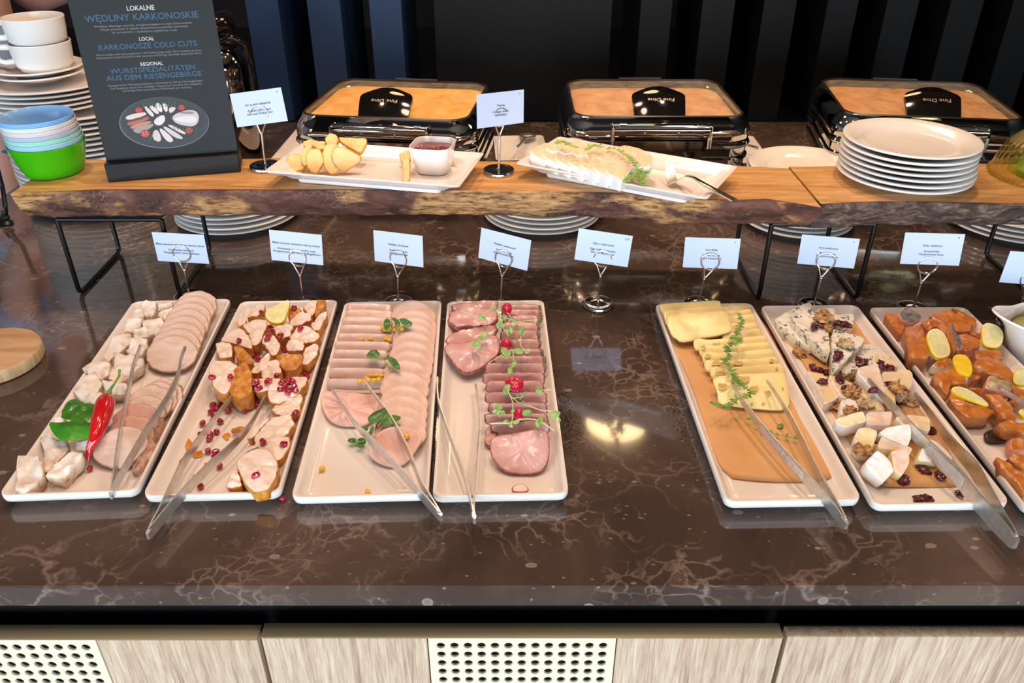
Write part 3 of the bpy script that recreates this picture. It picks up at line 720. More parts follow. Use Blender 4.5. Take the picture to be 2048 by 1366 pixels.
# ---------------------------------------------------------------- round wooden board at left, black post, glass foot, jug
c0 = pz(-23, 702, .022)
rb_ = empty('round_wooden_board', (c0.x, c0.y, 0)); tag(rb_, 'thick round pale wooden board at the left edge of the counter', 'wooden board')
RWT = simple('round_wood_top', 'b98f63', .5, c2='d8b388', nscale=5, stretch=(2, 9, 2), detail=6); RWS = simple('round_wood_side', 'c9a779', .5, c2='e0c79c', nscale=14, stretch=(9, 9, 1))
MB().lathe([(0, 0), (.070, 0), (.0735, .002), (.0742, .018), (.0725, .0212), (.070, .022), (0, .022)], 56, [1, 1, 1, 1, 0, 0]).build('disc', [RWT, RWS], rb_)
P = [py_(12, 447, 1.62), py_(11, 415, 1.62), py_(5, 375, 1.66), py_(-3, 345, 1.66), py_(-12, 310, 1.66)]
P[0].z = .004
ps = empty('black_metal_post', (P[0].x, P[0].y, 0)); tag(ps, 'thin black metal post with knobby foot at the far left edge', 'post')
MB().tube(P, .0048, 12).build('rod', BLACKM, ps, world=True)
m = MB(); m.lathe([(0, 0), (.014, 0), (.015, .004), (.009, .010), (.012, .016), (.008, .022), (.0055, .03)], 20); m.build('foot', BLACKM, ps)

RG = glass_mat('ribbed_glass', 'f6f3c8', .03, .5)
GC = (.905, 1.352)
gf = empty('ribbed_glass_cloche', (GC[0], GC[1], ZB1)); tag(gf, 'ribbed greenish glass dish standing upside down at the right edge of the board', 'glass dish')
prof = [(.0775, 0), (.0785, .004), (.0775, .009), (.0750, .013), (.071, .030), (.062, .052), (.047, .070), (.032, .080), (.0285, .085), (.033, .092), (.043, .102), (.046, .110), (.042, .114), (.032, .112), (.0, .108)]
MB().lathe(prof, 144, flute=.012, fn=36, cap0=False).build('ribbed_bell', RG, gf)
m = MB()
for i in range(56):
    a = 2*math.pi*i/56; m.ball((.0782*math.cos(a), .0782*math.sin(a), .0055), .0032, 8, 5)
m.build('beaded_rim', RG, gf)
MB().lathe([(0, .001), (.035, .001), (.037, .012), (.028, .025), (.014, .034), (0, .036)], 32).build('green_filling', simple('green_herbs', '6f8a1c', .6, c2='a9b440', nscale=40), gf)

JC = (.832, 1.085)
jg = empty('white_jug', (JC[0], JC[1], 0)); tag(jg, 'white porcelain sauce jug with a wide spout at the right edge', 'jug')
def jring(r, z, sp, n=64):
    out = []
    for i in range(n):
        a = 2*math.pi*i/n; d = math.cos(a-R(172)); k = max(0, d)**10*sp
        out.append(Vector(((r+k)*math.cos(a), (r+k)*math.sin(a), z+k*.35)))
    return out
rs = [jring(.03, .0, 0), jring(.045, .001, 0), (jring(.050, .008, 0)), jring(.058, .03, 0), jring(.062, .045, .002), jring(.061, .056, .010), jring(.061, .064, .022), jring(.063, .070, .032), jring(.061, .0725, .032), jring(.057, .069, .024), jring(.056, .057, .008), jring(.057, .045, 0), jring(.052, .03, 0), jring(.04, .012, 0)]
MB().rings(rs, 0, True, True).build('body', PORC, jg)
MB().tube([(.054, -.005, .072), (.08, -.01, .078), (.096, -.012, .06), (.09, -.01, .035), (.058, -.005, .028)], .006, 10).build('handle', PORC, jg)
OLIVE = simple('green_olive', '7d8a24', .25, c2='98a23a', nscale=30)
MB().lathe([(0, .052), (.055, .052)], 40, cap1=False).build('oil', simple('olive_oil', 'a9a35a', .08), jg)
k_ = 0
for i in range(8):
    a = i*.9; r_ = .012+.004*i
    o = MB().ball((0, 0, 0), (.0105, .0085, .0085), 14, 10).build('olive', OLIVE); o.location = (JC[0]+r_*math.cos(a), JC[1]+r_*math.sin(a), .0575); o.rotation_euler = (0, .2, a*2)
    tag(o, 'small green olive in the white jug, %s outwards from the middle' % ORD[i], 'olive', 'olives in the white jug')
# ---------------------------------------------------------------- serving trays
def tray(cx, cy, yaw, label, w=.166, l=.491):
    o = MB().rings([rr_ring(w-.044, l-.044, .006, 0), rr_ring(w-.036, l-.036, .008, .001), rr_ring(w-.008, l-.008, .010, .0085), rr_ring(w-.002, l-.002, .011, .0118), rr_ring(w, l, .012, .0160), rr_ring(w, l, .012, .0205), rr_ring(w-.001, l-.001, .012, .0222), rr_ring(w-.005, l-.005, .011, .0226), rr_ring(w-.0085, l-.0085, .010, .0218), rr_ring(w-.014, l-.014, .010, .016), rr_ring(w-.026, l-.028, .010, .0085), rr_ring(w-.034, l-.040, .008, .0062), rr_ring(w-.05, l-.06, .004, .006)], 0, True, True).build('serving_tray', PORC_T)
    o.location = (cx, cy, 0); o.rotation_euler.z = yaw; tag(o, label, 'serving tray', 'rectangular white serving trays')
    return o
TR = [(-.554, .998, .058), (-.374, .996, .037), (-.194, .993, .040), (-.021, .995, .030), (.333, .985, .0245), (.510, .979, .019), (.690, .972, .012)]
for (x, y, a), what in zip(TR, ['roast pork, leftmost in the row', 'roast chicken and pomegranate seeds', 'rolled pale poultry slices', 'pink ham and radishes', 'sliced yellow cheese', 'blue and white mould cheese', 'smoked salmon and lemon, rightmost in the row']):
    tray(x, y, a, 'long white porcelain tray of '+what)
# ---------------------------------------------------------------- food materials
def food(name, c, c2, rough=.42, ns=70, bump=.35, bs=220, bd=.0008, lo=.35, hi=.68, coat=0, stretch=(1, 1, 1), sss=.12):
    return simple(name, c, rough, 0, c2, ns, bump, bs, bd, coat, sss, None, lo, hi, stretch)
PORK = food('roast_pork', 'd9bcae', 'ead8cc', .34, 45, stretch=(1, 3, 1), lo=.30, hi=.7); PORKE = food('roast_pork_edge', 'a3775e', 'd0aa90', .45, 130)
PORKP = food('pink_pork', 'd39e90', 'e2b8ac', .4, 40)
FAT = food('pork_fat', 'f2eadf', 'd3b7a0', .35, 55, bump=.6, lo=.48, hi=.66); FATE = food('pork_fat_edge', 'e8d8c4', 'b58b6c', .4, 70, bump=.6, lo=.5, hi=.66)
CHICK = food('chicken_meat', 'e8cfbc', 'f4e6da', .34, 60, stretch=(1, 3, 1), coat=.2); CRUST = food('chicken_crust', 'b5661a', 'dfa04a', .35, 110, bump=.8, bd=.0015)
POUL = food('poultry_slice', 'dfbdae', 'edd5ca', .30, 24, bump=.25, bs=90, coat=.25); POULE = food('poultry_edge', 'dcb4a0', 'e9c8b8', .4, 60)
HAM = food('pink_ham', 'ca918a', 'e2b6b0', .30, 34, bump=.3, bs=110, coat=.3, lo=.3, hi=.72); HAME = food('ham_edge', '7c4a3a', 'c87f70', .45, 170)
HAMP = food('pepper_edge', '5e4432', 'a98568', .6, 260, bump=.8)
YEL = food('yellow_cheese', 'f0d88a', 'f6e3a2', .33, 10, bump=.08, bs=60); YELD = food('yellow_cheese_fold', 'ecd189', 'f2dd9f', .35, 10, bump=.08)
HOLEM = food('cheese_hole', 'd2a862', 'dfba7a', .5, 30, bump=0)
SMOK = food('smoked_cheese', 'ecc47a', 'f4d699', .4, 18, bump=.15); SMOKE = food('smoked_rind', 'd9952f', 'edb658', .4, 60)
GOATT = food('goat_rind', 'e4c39c', 'f1dcc0', .5, 60, stretch=(4, 1, 1)); GOATW = food('goat_white', 'fbf6ee', 'f3ece0', .5, 40)
BRIE = food('brie_paste', 'efd3a0', 'f6e2ba', .35, 35, bump=.3); RIND = food('white_rind', 'fbf9f5', 'ece4da', .6, 90, bump=.5); CAMT = food('camembert_cut', 'f4e6ae', 'f9efc6', .4, 40)
PINKR = food('pinkish_rind', 'ecd0ba', 'f5e6da', .5, 60, bump=.4)
SALM = food('smoked_salmon', 'b4601e', 'd48a3c', .28, 26, stretch=(1, 3, 1), coat=.3, bump=.4, lo=.3, hi=.72); SALE = food('salmon_side', 'ac622c', 'c68650', .3, 50, coat=.2)
SALP = food('salmon_pink_side', 'd98a6c', 'e9b09a', .35, 60); SKIN = food('fish_skin', '4b4a48', '9a8f84', .3, 80, stretch=(1, 5, 1), coat=.4); SKIN2 = food('fish_skin_pale', '8a7a58', 'c0ad80', .35, 110)
LEMF = food('lemon_flesh', 'e3d890', 'f0eab8', .25, 60, coat=.5, sss=.3); LEMR = food('lemon_rind', 'f2c411', 'f7d63a', .35, 40, bump=.5, bs=500); LEMP = food('lemon_pith', 'f6f1d8', 'efe8c4', .5, 40)
CHILI = food('red_chili', 'b80d12', 'd01a1c', .12, 20, bump=0, coat=.6); STEMG = food('green_stem', '5d8a2c', '7fae45', .4, 60)
BASIL = food('basil_leaf', '2c6e14', '4c9424', .3, 30, bump=.5, coat=.2); BASILD = food('dark_basil', '2a5a1c', '44802c', .35, 40); HERB = food('thyme_leaf', '5c8a34', '86b050', .45, 60); PEA = food('pea_shoot', '6d9c46', '9dc878', .4, 40); PALEST = food('pale_stem', 'b9cf8a', 'd5e2ac', .4, 40)
SEED = food('pomegranate', '8e0a20', 'c22440', .1, 60, bump=0, coat=.8, sss=.2); CORN = food('sweetcorn', 'efb418', 'f8d048', .25, 60, bump=0, coat=.4)
RADR = food('radish_red', 'b80f35', 'cf2448', .25, 30, bump=0, coat=.4); RADW = food('radish_white', 'f6ece8', 'efdede', .35, 40)
WAL = food('walnut', '8a5526', 'd3a468', .45, 120, bump=.9, bd=.002, lo=.38, hi=.6); WALP = food('pale_walnut', 'a97f4e', 'e6cfa2', .45, 120, bump=.9, bd=.002)
CRAN = food('dried_cranberry', '3c0712', '6e1024', .22, 120, bump=.9, bd=.0015, coat=.4)
PAPER = food('brown_paper', 'd69f62', 'e2b27c', .5, 9, bump=.3, bs=40, sss=0)
SAUCE = food('orange_grease', 'e0801c', 'eaa04a', .12, 60, bump=0, coat=.5)
t = NT('blue_cheese'); v = t.coord()
a = t.ramp(t.noise(v, 110, 5, .65, 1.0), [(.50, 0.0), (.56, 1.0)]); b_ = t.ramp(t.noise(v, 38, 3), [(.44, .1), (.56, 1.0)])
t.P(Base_Color=t.mix(t.math('MULTIPLY', a, b_), 'f2ead6', '53656a'), Roughness=.4); t.bump(t.noise(v, 140, 4), .5, .001); MATS['blue_cheese'] = t.m
t = NT('blue_cheese_side'); v = t.coord()
a = t.ramp(t.noise(v, 90, 5, .65, 1.0), [(.50, 0.0), (.58, 1.0)])
t.P(Base_Color=t.mix(a, 'efe2be', '5a6c66'), Roughness=.4); t.bump(t.noise(v, 140, 4), .5, .001); MATS['blue_cheese_side'] = t.m
FL = .0075
def CR(s, ox, oy):
    def f(*pts):
        if len(pts) == 1 and isinstance(pts[0], list): pts = pts[0]
        return [(ox+x/s, oy+y/s) for x, y in pts]
    return f
def eo(cx, cy, rx, ry, rot=0, n=16, jit=.03):
    o = []
    for i in range(n):
        a = 2*math.pi*i/n; k = 1+rnd.uniform(-jit, jit); x = rx*k*math.cos(a); y = ry*k*math.sin(a)
        o.append((cx+x*math.cos(R(rot))-y*math.sin(R(rot)), cy+x*math.sin(R(rot))+y*math.cos(R(rot))))
    return o
def inpoly(p, poly):
    c = False; n = len(poly)
    for i in range(n):
        (x1, y1), (x2, y2) = poly[i], poly[i-1]
        if (y1 > p[1]) != (y2 > p[1]) and p[0] < (x2-x1)*(p[1]-y1)/(y2-y1)+x1: c = not c
    return c
SURF = []      # food tops laid so far, so small things can rest on them
def F(name, out, z, th, mats, label, cat, group, **k):
    o = slab(name, out, z, th, mats, label, cat, group, **k)
    zz = z if isinstance(z, (tuple, list)) else (z, z); ys = [p[1] for p in out]
    SURF.append((out, zz, min(ys), max(ys))); return o
def top_at(p, floor=FL):
    for out, zz, y0, y1 in reversed(SURF):
        if inpoly(p, out): return zz[0]+(zz[1]-zz[0])*(p[1]-y0)/(y1-y0)
    return floor
def bit(name, mesh, p, lift, label, cat, group, floor=FL, tilt=.4, rz=None, sc=1.0):
    """a small loose item resting on whatever food or tray lies under that point"""
    z = top_at(p, floor); w = pz(p[0], p[1], z+lift)
    o = bpy.data.objects.new(name, mesh); COL.objects.link(o); o.location = w
    o.rotation_euler = (rnd.uniform(-tilt, tilt), rnd.uniform(-tilt, tilt), rnd.uniform(0, 6.28) if rz is None else rz); o.scale = (sc, sc, sc)
    tag(o, label, cat, group); return o
def proto(mb, mats, name='proto', **k):
    o = mb.build(name, mats, **k); me = o.data; bpy.data.objects.remove(o); return me
def lumpy(r, amp, fr, n=12, m=8, seed=0.0, gro=0.0):
    mb = MB(); mb.ball((0, 0, 0), r, n, m)
    out = []
    for p in mb.v:
        q = Vector(p); d = q.normalized(); k = 1+mnoise.noise(d*fr+Vector((seed, 0, 0)))*amp
        if gro: k *= 1-gro*math.exp(-(d.x*4)**2)*(.5+.5*d.z)
        out.append(tuple(q*k))
    mb.v = out; return mb

# ---- loose small things
seed_m = [proto(lumpy((.0048, .0036, .0034), .25, 1.5, 10, 7, s), SEED) for s in (1, 5, 9)]
corn_m = [proto(lumpy((.0046, .0040, .0032), .3, 1.3, 8, 6, s), CORN) for s in (2, 6)]
cran_m = [proto(lumpy((.0075, .0055, .0035), .75, 2.6, 16, 10, s), CRAN) for s in (3, 7, 12, 17)]
wal_m = [proto(lumpy((.0115, .0095, .0060), .75, 4.2, 22, 14, s, .35), m_) for s, m_ in ((3, WAL), (8, WALP), (15, WAL))]
leaf_cache = {}
def leaf(name, out, z, mats, label, group, cup_=.0016, parent=None):
    return slab(name, out, z, .0007, mats, label, 'leaf' if label else None, group, n=26, sm=2, wob=.0028, dome=cup_, rim=.0002, ws=70, parent=parent)
def tongs(label, arm1, arm2, zs1, zs2, wmax=.0115, grip=None):
    """each arm: photo points tip -> joint; a flat steel strip standing on edge"""
    def arm(pts, zs):
        n = len(pts); P = [pz(x, y, zs[0]+(zs[1]-zs[0])*(i/(n-1))) for i, (x, y) in enumerate(pts)]
        Q = []
        for i in range(n-1):
            p0 = P[max(0, i-1)]; p1, p2 = P[i], P[i+1]; p3 = P[min(n-1, i+2)]
            for k in range(5):
                t_ = k/5; Q.append(.5*((2*p1)+(p2-p0)*t_+(2*p0-5*p1+4*p2-p3)*t_*t_+(3*p1-p0-3*p2+p3)*t_**3))
        Q.append(P[-1]); return Q
    A, B = arm(arm1, zs1), arm(arm2, zs2)
    J = A[-1]
    e = empty('steel_tongs', (J.x, J.y, J.z-.005)); tag(e, label, 'tongs', 'long steel serving tongs')
    for Q, nm in ((A, 'arm'), (B, 'arm')):
        rs = []; n = len(Q)
        for i, p in enumerate(Q):
            f = i/(n-1); d = (Q[min(n-1, i+1)]-Q[max(0, i-1)]).normalized(); s_ = Vector((d.y, -d.x, 0)).normalized()
            w = .0024+(wmax*.62-.0022)*min(1, max(0, (f-.02)/.55))**.8*(1 if f < .93 else 1-.25*(f-.93)/.07)
            up = Vector((0, 0, 1)); th = .0009+.0006*(f < .05)
            # the strip leans outwards a little so that its broad side catches the light
            rs.append([p+up*w+s_*th, p+up*w-s_*th, p-up*w*.0-s_*th*1.3, p-up*w-s_*th, p-up*w+s_*th, p+s_*th*1.3])
        MB().rings(rs, 0, True, True).build(nm, STEEL, e, world=True, angle=30)
    if grip:
        m = MB(); Q = A; i0, i1 = int(len(Q)*grip[0]), int(len(Q)*grip[1]); N = 38
        for k in range(N):
            f = i0+(i1-i0)*k/N; i = int(f); p = Q[i].lerp(Q[i+1], f-i); d = (Q[i+1]-Q[i]).normalized(); s_ = Vector((d.y, -d.x, 0)).normalized()
            if s_.y > 0: s_ = -s_
            w = wmax/2*.96; c_ = p+s_*.0013
            m.add([c_-d*.0006+Vector((0, 0, -w)), c_+d*.0006+Vector((0, 0, -w)), c_+d*.0006+Vector((0, 0, w)), c_-d*.0006+Vector((0, 0, w)), c_+s_*.0008+Vector((0, 0, -w)), c_+s_*.0008+Vector((0, 0, w))], [(0, 4, 5, 3), (4, 1, 2, 5)])
        m.build('ridged_grip', STEEL, e, world=True, smooth=False)
    a, b = A[-1], B[-1]; d = (A[-1]-A[-3]).normalized()
    mid = (a+b)/2
    m = MB(); s_ = Vector((d.y, -d.x, 0)).normalized(); w = wmax/2*.8; hw = max(.0022, abs((a-b).dot(s_))/2+.0014)
    m.rings([[mid-d*.006+s_*x+Vector((0, 0, z)) for x, z in ((hw, w), (-hw, w), (-hw, -w), (hw, -w))], [mid+d*.003+s_*x+Vector((0, 0, z)) for x, z in ((hw, w), (-hw, w), (-hw, -w), (hw, -w))], [mid+d*.005+s_*x*.6+Vector((0, 0, z*.8)) for x, z in ((hw, w), (-hw, w), (-hw, -w), (hw, -w))]], 0, True, True)
    m.build('joint', STEEL, e, world=True)
    return e

# ================= tray 1: roast pork
c = CR(2.97, 0, 560)
CH = [[(835, 145), (870, 122), (930, 125), (925, 190), (900, 225), (860, 215)], [(935, 130), (1020, 130), (1025, 155), (940, 185)], [(780, 200), (815, 175), (855, 185), (850, 225), (790, 230)], [(940, 185), (1025, 160), (980, 250), (935, 215)],
      [(735, 300), (755, 232), (810, 225), (850, 225), (830, 280), (770, 305)], [(845, 235), (965, 222), (972, 260), (940, 350), (850, 290)], [(785, 290), (915, 280), (915, 325), (860, 345), (790, 340)], [(610, 455), (680, 320), (775, 312), (780, 370), (700, 440), (640, 485)],
      [(750, 420), (775, 350), (830, 332), (880, 350), (860, 420), (835, 460), (770, 450)], [(645, 590), (690, 435), (780, 440), (850, 460), (855, 500), (780, 560), (700, 610)], [(490, 530), (540, 480), (620, 470), (660, 500), (650, 560), (600, 600), (540, 570)],
      [(605, 600), (700, 600), (755, 620), (740, 670), (640, 690)], [(430, 650), (480, 580), (570, 540), (610, 620), (560, 720), (480, 705)], [(530, 720), (580, 665), (640, 690), (600, 760)], [(320, 830), (370, 810), (400, 840), (360, 900)],
      [(440, 960), (530, 950), (510, 1020), (440, 1000)], [(230, 930), (300, 890), (390, 930), (410, 1000), (300, 1140), (260, 1150), (255, 1000)], [(300, 1120), (420, 1010), (495, 1030), (470, 1080), (370, 1190), (270, 1170)], [(105, 1040), (210, 1035), (255, 1090), (250, 1180), (150, 1265), (90, 1260)]]
for i, p in enumerate(CH):
    z = .024+.005*rnd.random()
    if i == len(CH)-1: lab = 'pale fatty roast pork chunk alone at the front left corner of its tray'
    else: lab = 'pale fatty roast pork chunk, %s from the back of the left column' % ORD[i]
    F('roast_pork_chunk', c(p), (z+.006, z-.003), z-.008, [FAT, FATE, FAT], lab, 'meat', 'fatty pork chunks in the left column', n=30, sm=0, wob=.004, dome=.001, wavy=.003, ws=75, taper=.03, rim=.0012)
for i in range(8):
    f = i/7; rx, ry = 128+30*f, 92+16*f; cx = 1162-142*f; ty = 62+268*f**1.05
    F('roast_pork_slice', c(eo(cx, ty+ry, rx, ry, -8)), (.033, .015), .0035, [PORK, PORKE, PORK], ('fully visible round roast pork slice at the front of the rear fan' if i == 7 else 'round roast pork slice, %s from the back of the rear fan' % ORD[i]), 'meat', 'round pork slices fanned at the back', n=40, dome=.0008, wavy=.002)
FR = [(960, 690, 130, 105, PORK), (925, 715, 140, 110, PORK), (880, 745, 150, 118, PORK), (845, 800, 150, 110, PORK), (800, 850, 155, 118, PORKP), (775, 925, 150, 120, PORKP)]
for i, (x, y, rx, ry, m_) in enumerate(FR):
    F('roast_pork_slice', c(eo(x, y, rx, ry, -25)), (.036, .013), .005, [m_, PORKE, m_], 'roast pork slice with browned edge, %s from the back of the front fan' % ORD[i], 'meat', 'pork slices fanned at the front', n=40, wavy=.003)
for i, p in enumerate([[(1010, 640), (1080, 610), (1088, 660), (1040, 760), (985, 790), (990, 700)], [(940, 830), (975, 790), (950, 900), (890, 960), (880, 920)], [(770, 1130), (850, 1010), (900, 930), (925, 960), (915, 1010), (850, 1110), (800, 1140)]]):
    F('roast_pork_end', c(p), (.026, .018), .014, [PORKE, PORKE, PORKE], ['browned end piece of pork behind the front fan by the right rim', 'browned end piece of pork midway along the right rim', 'browned end piece of pork nearest the tongs joint'][i], 'meat', 'browned pork end pieces by the right rim', n=28, wob=.003, wavy=.004)
F('roast_pork_slice', c([(535, 1040), (575, 960), (640, 895), (730, 860), (830, 875), (885, 930), (870, 1000), (820, 1060), (760, 1115), (680, 1125), (590, 1095)]), (.038, .012), .005, [PORK, PORKE, PORK], 'large pale roast pork slice lying on top at the front', 'meat', 'pork slices fanned at the front', n=44)
# chili and basil
ch = [((640, 690), .044), ((618, 760), .046), ((590, 850), .044), ((565, 940), .038), ((530, 1010), .026), ((522, 1085), .014)]
P = [pz(*c((x, y))[0], z) for (x, y), z in ch]
e = empty('red_chili_pepper', (P[0].x, P[0].y, P[0].z-.012)); tag(e, 'glossy red chili pepper with green stem lying across the roast pork', 'chili')
Q = []
for a, b in zip(P, P[1:]): Q += [a.lerp(b, k/3) for k in range(3)]
Q.append(P[-1]); rr = [.005, .0112, .0128, .0130, .0126, .0120, .0112, .0102, .0092, .0080, .0068, .0056, .0044, .0034, .0024, .0008]
MB().tube(Q, rr, 16).build('pod', CHILI, e, world=True)
st = [pz(*c((x, y))[0], z) for (x, y), z in (((642, 690), .045), ((655, 650), .05), ((680, 615), .052), ((708, 570), .055), ((710, 535), .056))]
MB().tube(st, [.0055, .0022, .0016, .0015, .0019], 10).build('stem', STEMG, e, world=True)
leaf('basil_leaf', c([(360, 800), (385, 740), (430, 698), (500, 725), (530, 770), (480, 820), (400, 830)]), (.040, .034), [BASIL, BASIL], 'dark green basil leaf at the back of the chili pepper leaf cluster', 'basil leaves beside the chili pepper')
leaf('basil_leaf', c([(340, 815), (420, 770), (500, 728), (572, 728), (555, 790), (520, 850), (430, 832)]), (.047, .042), [BASIL, BASIL], 'middle basil leaf touching the red chili pepper', 'basil leaves beside the chili pepper')
leaf('basil_leaf', c([(280, 840), (330, 850), (400, 842), (450, 820), (540, 848), (600, 880), (560, 930), (480, 946), (380, 962), (320, 925)]), (.052, .038), [BASIL, BASIL], 'broad bright basil leaf in front, over the pale pork chunks', 'basil leaves beside the chili pepper')
for p, w in (((465, 1122), 'left'), ((535, 1118), 'right')): bit('pomegranate_seed', seed_m[0], c(p)[0], .003, '%s of two pomegranate seeds below the chili pepper tip' % w, 'seed', 'two seeds on the roast pork tray')
tongs('steel tongs lying over the roast pork tray', c([(835, 390), (790, 520), (760, 680), (725, 860), (700, 1020), (680, 1170), (660, 1272)]), c([(1100, 400), (1075, 470), (1058, 560), (1000, 690), (880, 880), (770, 1070), (700, 1195), (668, 1272)]), (.046, .030), (.046, .030), .010)

# ================= tray 2: roast chicken, pomegranate
c = CR(2.68, 280, 580)
CK = [([(525, 195), (530, 130), (550, 120), (570, 160), (565, 185)], 0), ([(572, 150), (590, 105), (650, 66), (672, 80), (665, 120), (620, 145)], 0), ([(790, 130), (810, 90), (865, 95), (860, 125), (800, 165)], 1), ([(870, 100), (900, 60), (950, 50), (945, 100), (915, 150)], 0), ([(935, 110), (950, 50), (995, 50), (990, 90), (935, 150)], 1),
      ([(800, 165), (850, 120), (915, 120), (918, 160), (850, 195), (805, 190)], 0), ([(915, 190), (960, 130), (1000, 112), (1000, 140), (960, 220), (920, 210)], 0), ([(550, 190), (610, 155), (680, 160), (682, 190), (660, 240), (640, 290), (600, 300), (590, 250)], 0), ([(800, 260), (840, 195), (900, 190), (970, 240), (940, 280), (830, 280)], 0),
      ([(700, 215), (750, 185), (800, 175), (822, 200), (800, 250), (750, 268), (730, 240)], 0), ([(425, 270), (470, 225), (540, 200), (580, 240), (605, 300), (600, 320), (520, 290)], 0), ([(650, 280), (665, 240), (720, 240), (752, 290), (750, 330), (710, 360), (690, 330)], 0), ([(780, 300), (800, 265), (880, 270), (885, 300), (870, 330), (790, 330)], 0),
      ([(868, 400), (880, 310), (940, 280), (962, 300), (950, 350), (900, 400)], 0), ([(400, 285), (440, 272), (497, 290), (497, 360), (430, 365), (415, 340)], 0), ([(500, 300), (530, 290), (610, 370), (600, 400), (520, 380)], 1), ([(590, 440), (650, 370), (690, 330), (700, 350), (690, 420), (620, 450)], 0), ([(715, 380), (740, 345), (870, 345), (870, 380), (830, 430), (780, 440)], 1),
      ([(640, 430), (680, 380), (740, 370), (760, 440), (720, 475), (650, 470)], 0), ([(600, 480), (640, 475), (760, 470), (740, 500), (680, 540), (620, 560)], 0), ([(365, 420), (390, 378), (480, 378), (522, 400), (520, 450), (470, 555), (440, 560), (390, 520)], 0), ([(470, 530), (500, 430), (565, 375), (600, 450), (600, 560), (520, 585)], 1),
      ([(680, 540), (700, 500), (800, 465), (890, 460), (900, 490), (850, 560), (740, 615), (690, 600)], 0), ([(490, 740), (550, 730), (560, 745), (500, 755)], 0), ([(700, 650), (740, 600), (870, 548), (875, 590), (850, 660), (770, 680)], 0), ([(570, 790), (620, 720), (700, 680), (690, 700), (600, 800)], 0), ([(600, 800), (690, 690), (800, 660), (832, 710), (790, 780), (640, 840)], 0),
      ([(540, 890), (600, 830), (640, 840), (560, 880)], 0), ([(600, 850), (640, 800), (760, 780), (802, 790), (800, 850), (745, 920), (640, 880)], 0), ([(455, 1045), (500, 970), (520, 960), (550, 1040), (540, 1060), (470, 1065)], 0), ([(520, 910), (560, 870), (640, 845), (700, 860), (742, 930), (740, 980), (690, 1075), (620, 1085), (560, 1040), (520, 950)], 0)]
for i, (p, cr) in enumerate(CK):
    z = .023+.004*rnd.random()+(.006 if 5 < i < 23 else 0)+(.006 if i in (21, 30, 20) else 0)
    if i == 23: z = .012
    last = {30: 'large glazed roast chicken slice at the very front of the pile', 21: 'golden brown crusty chicken chunk beside the tip of the tongs', 20: 'pale round chicken slice with two seeds left of the golden chunk', 23: 'tiny sliver of chicken on the bare tray between the tong arms', 29: 'small chicken piece tucked under the frontmost glazed slice'}
    n_ = i if i < 20 else i
    lab = last.get(i) or ('%s chicken %s, %s' % ('brown crusted' if cr else 'pale roast', 'piece' if cr else 'slice', ('back third, %s from the tray end' % ORD[i]) if i < 10 else ('middle of the pile, %s past the lemon' % ORD[i-10]) if i < 20 else ('right rim run, %s after the seed cluster' % ORD[i-22])))
    F('roast_chicken_slice' if not cr else 'roast_chicken_piece', c(p), (z+.007, z-.002), z*.55 if not cr else z*.75, [CRUST if cr else CHICK, CRUST, CHICK if not cr else CRUST], lab, 'meat', 'roast chicken pieces', n=34, sm=1, wob=.0020, dome=.0012, wavy=.0022, rim=.0010)
F('lemon_wedge', c([(665, 130), (680, 100), (760, 65), (805, 45), (800, 90), (770, 175), (720, 180), (680, 160)]), (.050, .036), .008, [LEMF, LEMR, LEMP], 'pale lemon wedge at the back of the chicken tray', 'lemon', None, n=30, sm=2)
for (x, y, rx, ry, w_) in ((255, 820, 22, 45, 'tall one nearest the left rim'), (310, 878, 28, 20, 'bright one under the left tong arm'), (290, 1000, 9, 13, 'smallest one nearest the front'), (462, 782, 20, 18, 'faint one between the tong arms'), (355, 935, 18, 12, 'one between the seeds and the left tong arm')):
    o = slab('orange_grease_spot', c(eo(x, y, rx, ry, -20, 14, .3)), .0078, .0006, [SAUCE, SAUCE], 'orange grease spot on the chicken tray, '+w_, 'sauce', 'orange grease spots on the chicken tray', n=20, rim=.0002, wob=.0001)
SD = [(650, 118), (652, 140), (680, 215), (668, 225), (700, 200), (690, 240), (682, 262), (705, 218), (530, 270), (860, 207), (752, 242), (762, 265), (748, 255), (775, 320), (595, 332), (622, 342), (630, 368), (610, 350), (385, 468), (484, 467), (458, 575), (390, 615), (408, 632), (380, 652), (436, 612), (473, 645), (545, 628), (562, 645), (628, 615), (335, 715), (430, 703), (395, 680), (410, 758), (375, 775), (372, 795), (325, 775), (365, 862), (405, 868), (402, 892), (230, 920), (425, 942), (325, 1050), (735, 457), (680, 492), (690, 485), (610, 500), (625, 490), (640, 525), (620, 560), (632, 572), (755, 528), (775, 512), (790, 492), (800, 478), (818, 492), (828, 518), (805, 535), (790, 548), (832, 537), (762, 498), (862, 440), (880, 450), (897, 467), (892, 440), (860, 460), (905, 405), (922, 385), (912, 415), (835, 657), (838, 682), (770, 825), (620, 993), (660, 812), (550, 1065), (718, 1040), (700, 1072), (682, 1078), (825, 95), (850, 90)]
SDG = {}
for i, p in enumerate(sorted(SD, key=lambda q: q[1])):
    x, y = p
    if x < 580 and y > 560: g, where = 'seeds scattered on the bare tray', 'on the bare left of the chicken tray'
    elif y < 300: g, where = 'seeds near the lemon wedge', 'among the rear chicken slices'
    elif y < 620: g, where = 'seeds on the chicken pile', 'on the middle of the chicken pile'
    else: g, where = 'seeds on the front chicken slices', 'by the front chicken slices at the right rim'
    k = SDG[g] = SDG.get(g, -1)+1
    bit('pomegranate_seed', seed_m[i % 3], c(p)[0], .0026, 'ruby pomegranate seed %s, %s from the back' % (where, ORD[k]), 'seed', g, sc=1.2)
bit('pomegranate_seed', seed_m[1], c((765, 1118))[0], .003, 'pomegranate seed fallen on the marble in front of the chicken tray', 'seed', None, floor=.0005)
